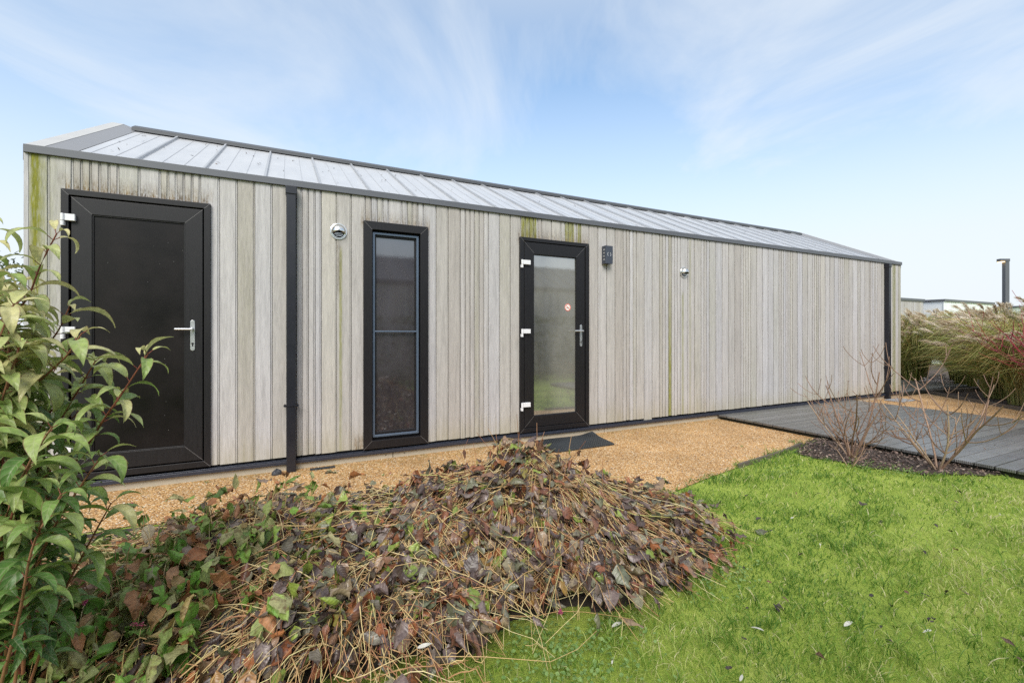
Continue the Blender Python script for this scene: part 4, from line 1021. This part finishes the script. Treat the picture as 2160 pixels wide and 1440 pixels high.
# --- lamp post
lp = empty('lamp_post', tuple(Wd(13.35, 12.3, 0)), R(-26.4), label='square grey lamp post with a lit angled head above the tall grasses', cat='lamp post')
mb = MB(); mb.box(-.062, .05, -.045, .045, 0, 3.22); mb.build('post', M_TRIM, lp, .005)
mb = MB(); mb.box(-.20, .055, -.055, .055, 3.225, 3.30)
hd = mb.build('lamp_head', M_TRIM, lp, .005)
me_, ne, be = mat('lit_lamp'); be.inputs['Emission Color'].default_value = (1, .62, .22, 1); be.inputs['Emission Strength'].default_value = 4.
mb = MB(); mb.box(-.18, -.075, -.045, .045, 3.212, 3.2245); mb.build('lamp_glass', me_, hd)
# --- neighbouring cabins
M_WHITEW = simple('white_cladding', (.75,.77,.79), .7, 0, .05, 2)
def neighbour(x0, x1, y0, y1, label, m, seed, flat=True, roofm=M_TRIM, h=2.70):
    e = empty('neighbour_cabin', ((x0+x1)/2, (y0+y1)/2, 0), label=label, cat='building'); ch = []
    ym = (y0+y1)/2; rise = .02 if flat else (y1-y0)/4; sl_ = .01 if flat else .5
    ch.append(gable_wall(x0+.03, x1-.03, y0+.03, y1-.03, 0, h-.06, h-.06+rise, 'wall', m, None))
    ch.append(boards_plain(None, x0, x1, y0, .1, h-.05, -1, seed, 'cladding', m)); ch.append(boards_plain(None, x0, x1, y1, .1, h-.05, 1, seed+1, 'cladding', m))
    mb = MB()
    for s in (0, 1):
        def yy(v): return y0+v if s == 0 else y1-v
        d = (y1-y0)/2; nseam = int((x1-x0)/.49)
        def sb(xa, xb, ha, hb):
            vs = [(x, yy(v), h+v*sl_+k) for x in (xa, xb) for v in (-.03, d) for k in (ha, hb)]
            mb.add(vs, [(0,1,3,2),(4,6,7,5),(0,4,5,1),(2,3,7,6),(0,2,6,4),(1,5,7,3)])
        sb(x0-.03, x1+.03, -.05, 0.)
        for k in range(nseam): sb(x0+k*.49-.012, x0+k*.49+.012, .001, .032)
    ch.append(mb.build('roof', roofm, None))
    mb = MB(); mb.box(x0-.04, x1+.04, y0-.045, y0-.032, h-.065, h+.035); mb.box(x0-.04, x1+.04, y1+.032, y1+.045, h-.065, h+.035); ch.append(mb.build('fascia', M_TRIM, None))
    for o in ch: rel(o, e)
neighbour(14.5, 26.0, 4.75, 8.7, 'grey clad cabin beyond the tall grasses, nearest the cabin corner', M_WOOD, 15)
neighbour(26.6, 31.5, 4.3, 8.2, 'white walled cabin with a dark roof edge beyond the tall grasses', M_WHITEW, 17)
neighbour(34, 52, 3.2, 7.2, 'far low white cabin behind the lamp post', M_WHITEW, 19, h=2.6)
neighbour(-1.5, 14.5, -11.5, -7.55, 'grey clad cabin across the garden, mirrored in the door glass', M_WOOD, 25, False)
leafy((7.5, -6.35, 0), (15, .8, 1.65), 11000, 83, 'dark planting in front of the opposite cabin, mirrored in the door glass', 'hedge', M_HEDGE, (.06, .12))

# ------------------------------------------------------------------ lawn blades
def lawn():
    g = np.random.default_rng(90); n = 330000; n0 = n
    x = g.uniform(.3, 10.5, n); y = g.uniform(-6.0, -.7, n)
    rel_ = np.stack([x-CAM[0], y-CAM[1]], 1); Yc = rel_@FW[:2]; Xc = rel_@RT[:2]
    d = np.hypot(Xc, Yc); keep = g.random(n) < np.clip((2.6/np.maximum(d, .5))**1.1, .16, 1)
    keep &= (Yc > .9) & (np.abs(Xc) < Yc*1.25+.8)
    edge = .05*np.sin(x*9)+.03*np.sin(x*23+1)
    keep &= (y < path_front(x)+.03+edge*.6-.0*x) & ~(inpoly(x, y, soil_poly) & (inpoly(x-.10*g.random(n)**2*2, y+.16*g.random(n)**2, soil_poly) | (g.random(n) < .6))) & ~((x > 7.60) & (y > -4.9))
    keep &= ~((mound_h(Xc, Yc) > .10) & (Xc < 1.2)) & ~((Xc < .5) & (Yc > 2.3)) & ~(Xc < -.6)
    bare_ = np.sin(x*2.3+1.9*np.sin(y*3.1))*np.cos(y*4.1+1.7*np.sin(x*3.7)); keep &= (g.random(n0) < np.where(bare_ > .45, .45, 1.))
    x, y, Xc, Yc, d = x[keep], y[keep], Xc[keep], Yc[keep], d[keep]; n = len(x)
    # tufts: pull blades towards random centres
    nc = 5200; cx = g.uniform(.3, 10.5, nc); cy = g.uniform(-6, -.7, nc)
    patch = np.sin(x*3.1+1.7*np.sin(y*2.3))*np.cos(y*3.7+1.3*np.sin(x*2.9)); fine = np.sin(x*13+3*np.sin(y*11))*np.cos(y*15+2*np.sin(x*9))
    h = g.uniform(.013, .036, n)*(1+.35*patch+.25*fine); rimd = np.clip(1-np.abs(y-path_front(x))/.35, 0, 1); h *= (1+.6*rimd)*(1+.55*(fine > .55)+.6*(g.random(n) < .06))
    a = g.uniform(0, 6.283, n)+1.2*patch; ln = g.uniform(.25, 1.3, n)
    K = 4; t = np.linspace(0, 1, K)
    X = x[:, None]+np.cos(a)[:, None]*ln[:, None]*h[:, None]*(t**1.6); Y = y[:, None]+np.sin(a)[:, None]*ln[:, None]*h[:, None]*(t**1.6)
    Z = h[:, None]*np.sin(t*1.35)-.006
    wd = g.uniform(.0016, .0034, n)*(.8+.22*d); Wt = wd[:, None]*np.array([.8, 1, .75, .12])
    big = np.sin(x*1.3+2*np.sin(y*1.1+1))*np.cos(y*1.7+1.5*np.sin(x*.9)); rn = np.clip(.44+.20*patch+.18*big-.10*fine+g.normal(0, .21, n)-.04-.25*rimd, 0, 1); h = h*(1-.25*(rn > .6)); rn = np.where(g.random(n) < .07+.12*np.clip(big, 0, 1), g.uniform(.8, 1, n), rn)
    o = put('grass', ribbons(np.stack([X, Y, Z], -1), Wt, rn, g=g), M_GRASS, None); tag(o, 'short bright green lawn grass', 'grass', kind='stuff')
    return
lawn()
# low creeping weeds in the lawn
def weeds():
    g = np.random.default_rng(92); parts = []
    cents = [(1190,1380,.16,260),(1120,1330,.12,120),(1290,1330,.1,90),(1500,1240,.12,80),(1230,1430,.15,150),(1830,985,.14,120),(1900,1000,.12,90),(1560,1210,.08,50),(1650,1000,.1,50)]
    for px, py, s, n in cents:
        c = G(px, py); p = c+np.stack([g.normal(0, s, n), g.normal(0, s*.7, n), g.uniform(.012, .035, n)], 1); L = g.uniform(.010, .022, n)
        parts.append(leaves(p, nrm(np.stack([g.normal(size=n), g.normal(size=n), g.uniform(-.2, .5, n)], 1)), nrm(np.array([0,0,1.])+g.normal(0, .35, (n, 3))), L, L*.85, g.uniform(0, 1, n), g.uniform(0, .4, n), g.random(n), 4, g=g, shape=.9))
    tag(put('lawn_weeds', merge(parts), M_WEED), 'pale green creeping weeds in the lawn', 'weeds', kind='stuff')
weeds()
# bark chips on the soil bed, dark leaf scraps on lawn, gravel and deck
def scraps():
    g = np.random.default_rng(94); n = 4200
    x = g.uniform(6.3, 7.8, n); y = g.uniform(-3.15, -1.35, n); k = inpoly(x, y, soil_poly); x, y = x[k], y[k]; n = len(x)
    D = nrm(np.stack([g.normal(size=n), g.normal(size=n), g.normal(0, .35, n)], 1)); L = g.uniform(.012, .042, n)
    p = leaves(np.stack([x, y, g.uniform(.005, .03, n)], 1), D, nrm(np.array([0,0,1.])+g.normal(0, .45, (n, 3))), L, L*g.uniform(.3, .7, n), g.uniform(-1, 1, n), g.uniform(-.5, .6, n), g.random(n), 3, g=g)
    tag(put('bark_mulch', p, leaf_mat('bark_chip', [(0, (.05,.032,.027)), (.55, (.17,.115,.09)), (.85, (.29,.20,.165)), (1, (.46,.38,.30))], .6, 0, 0)), 'dark bark chips and dead leaves over the bed by the deck', 'mulch', kind='stuff')
    pts = []
    for q in range(42): pts.append(G(g.uniform(1480, 2160), g.uniform(1020, 1430)))
    for q in range(60): pts.append(G(g.uniform(1540, 1720), 0, 0) if False else np.array([7.60-abs(g.normal(0, .10)), g.uniform(-1.5, -.05), 0]))
    for q in range(90): pts.append(np.array([g.uniform(1.0, 7.5), g.uniform(-1.6, -.1), 0]))
    for q in range(70): pts.append(np.array([g.uniform(7.8, 11), g.uniform(-3.2, -.1), .07]))
    pts = np.array(pts); n = len(pts); lawnp = np.arange(n) < 42
    L = np.where(lawnp, g.uniform(.02, .05, n), g.uniform(.008, .028, n)); pts[:, 2] += np.where(lawnp, .03, .004)
    D = nrm(np.stack([g.normal(size=n), g.normal(size=n), g.normal(0, .2, n)], 1))
    tag(put('leaf_scraps', leaves(pts, D, nrm(np.array([0,0,1.])+g.normal(0, .3, (n, 3))), L, L*.55, g.uniform(-1, 2, n), g.uniform(-.6, .8, n), g.random(n), 4, (-1,-.5,0,.5,1), .12, 0, g), M_DEAD), 'small dark leaf scraps scattered on lawn, gravel and deck', 'leaf litter', kind='stuff')
scraps()
# pale fallen willow leaves, one object each
wl = [(1290,1322,.075,5,'long pale leaf lying on the lawn just right of the central heap'),(1612,1330,.055,115,'pale leaf standing on edge in the middle of the lawn'),(1965,1328,.05,170,'pale leaf on the right part of the lawn'),
 (1290,1400,.03,40,'small pale leaf near the bottom edge left of the lawn'),(1560,1436,.05,20,'pale leaf cut by the bottom edge of the picture'),(1668,1093,.05,5,'thin pale leaf on the far part of the lawn'),
 (1730,1150,.045,30,'pale folded leaf in the middle distance of the lawn'),(2110,1085,.05,30,'pale leaf near the right edge of the lawn'),(1780,1320,.08,0,'narrow grey green leaf flat on the lawn')]
for k, (px, py, L, an, lab) in enumerate(wl):
    c = G(px, py, .03); a = R(an)
    q = leaves(np.array([c]), np.array([[math.cos(a), math.sin(a), .15]]), np.array([[.1, -.35, 1.]]), np.array([L]), np.array([L*.22]), np.array([.5]), np.array([.35]), np.array([.4+.05*k]), 7, (-1,-.5,0,.5,1), .02)
    tag(put('fallen_leaf', q, M_PALE), lab, 'leaf', 'pale fallen willow leaves on the lawn')
wl2 = [(880,1366,.06,.14,8,'white leaf resting on the front of the brown heap'),(655,1305,.035,.2,60,'small white leaf caught in the brown stems')]
for px, py, L, h, an, lab in wl2:
    c = G(px, py, h+.05); a = R(an)
    tag(put('fallen_leaf', leaves(np.array([c]), np.array([[math.cos(a), math.sin(a), .0]]), np.array([[.1, -.5, 1.]]), np.array([L]), np.array([L*.25]), np.array([.3]), np.array([.2]), np.array([.9]), 7, (-1,0,1)), M_PALE), lab, 'leaf', 'pale fallen willow leaves on the lawn')
# weeds on the gravel
def weed(px, py, n, L, seed, label, h=.03):
    g = np.random.default_rng(seed); c = G(px, py); root = None
    B0 = np.tile(c, (n, 1)); a = g.uniform(0, 6.283, n); el = g.uniform(.3, 1.1, n); D = np.stack([np.cos(a)*np.cos(el), np.sin(a)*np.cos(el), np.sin(el)], 1)
    tip = B0+D*h*g.uniform(.5, 1.2, n)[:, None]
    q = merge([tubes(np.stack([B0, tip], 1), np.full((n, 2), .0012), g.random(n), 4), leaves(tip, nrm(D*[1, 1, .2]), nrm(np.array([0,0,1.])+g.normal(0, .3, (n, 3))), np.full(n, L), np.full(n, L*.8), g.uniform(.2, 1, n), g.uniform(0, .4, n), g.random(n), 5, (-1,-.5,0,.5,1), .05, 0, g, .85)])
    tag(put('weed', q, M_WEED), label, 'weed', 'small green weeds in the gravel')
weed(514, 999, 6, .028, 101, 'largest green weed in the gravel, by the plinth right of the solid door', .05)
weed(436, 1017, 7, .012, 102, 'tiny green weed in front of the solid door', .015)
weed(688, 975, 7, .018, 103, 'green weed at the plinth just right of the near downpipe', .03)
weed(808, 1002, 6, .014, 104, 'tiny green weed on the gravel below the window', .015)
weed(1566, 942, 6, .016, 105, 'tiny green weed on the gravel left of the deck', .02)
weed(1672, 933, 12, .022, 106, 'green tuft at the corner of gravel, edging and deck', .04)

# loose stones on the gravel and strays at its edges
def stones():
    g = np.random.default_rng(111); n = 5200
    x = g.uniform(.2, 7.6, n); y = path_front(x)*g.random(n)**.8+g.normal(0, .02, n); k = y < -.01; x, y = x[k], y[k]; n = len(x)
    r = g.uniform(.002, .0055, n)*np.where(g.random(n) < .06, 1.7, 1.)
    T = np.array([[1,0,0],[0,1,0],[-1,0,0],[0,-1,0],[0,0,1],[0,0,-1]], dtype=float)
    a = g.uniform(0, 6.283, n); ca, sa = np.cos(a)[:, None], np.sin(a)[:, None]
    P = T[None]*r[:, None, None]*g.uniform(.6, 1.3, (n, 1, 3)); Px = P[..., 0]*ca-P[..., 1]*sa; Py = P[..., 0]*sa+P[..., 1]*ca
    V = np.stack([Px+x[:, None], Py+y[:, None], P[..., 2]*.7+r[:, None]*.5], -1).reshape(-1, 3)
    f = np.array([[0,1,4],[1,2,4],[2,3,4],[3,0,4],[1,0,5],[2,1,5],[3,2,5],[0,3,5]]); Fq = (f[None]+(np.arange(n)*6)[:, None, None]).reshape(-1, 3)
    rn = np.repeat(g.random(n), 6); luv = np.zeros((n*6, 3)); luv[:, 2] = rn
    o = npmesh('loose_stones', V, Fq, leaf_mat('loose_stone', [(0, (.10,.06,.04)), (.3, (.40,.22,.09)), (.75, (.66,.44,.22)), (1, (.85,.80,.72))], .75, 0, 0), None, rn, luv, True)
    tag(o, 'loose orange and pale stones over the gravel path', 'gravel', kind='stuff')
stones()
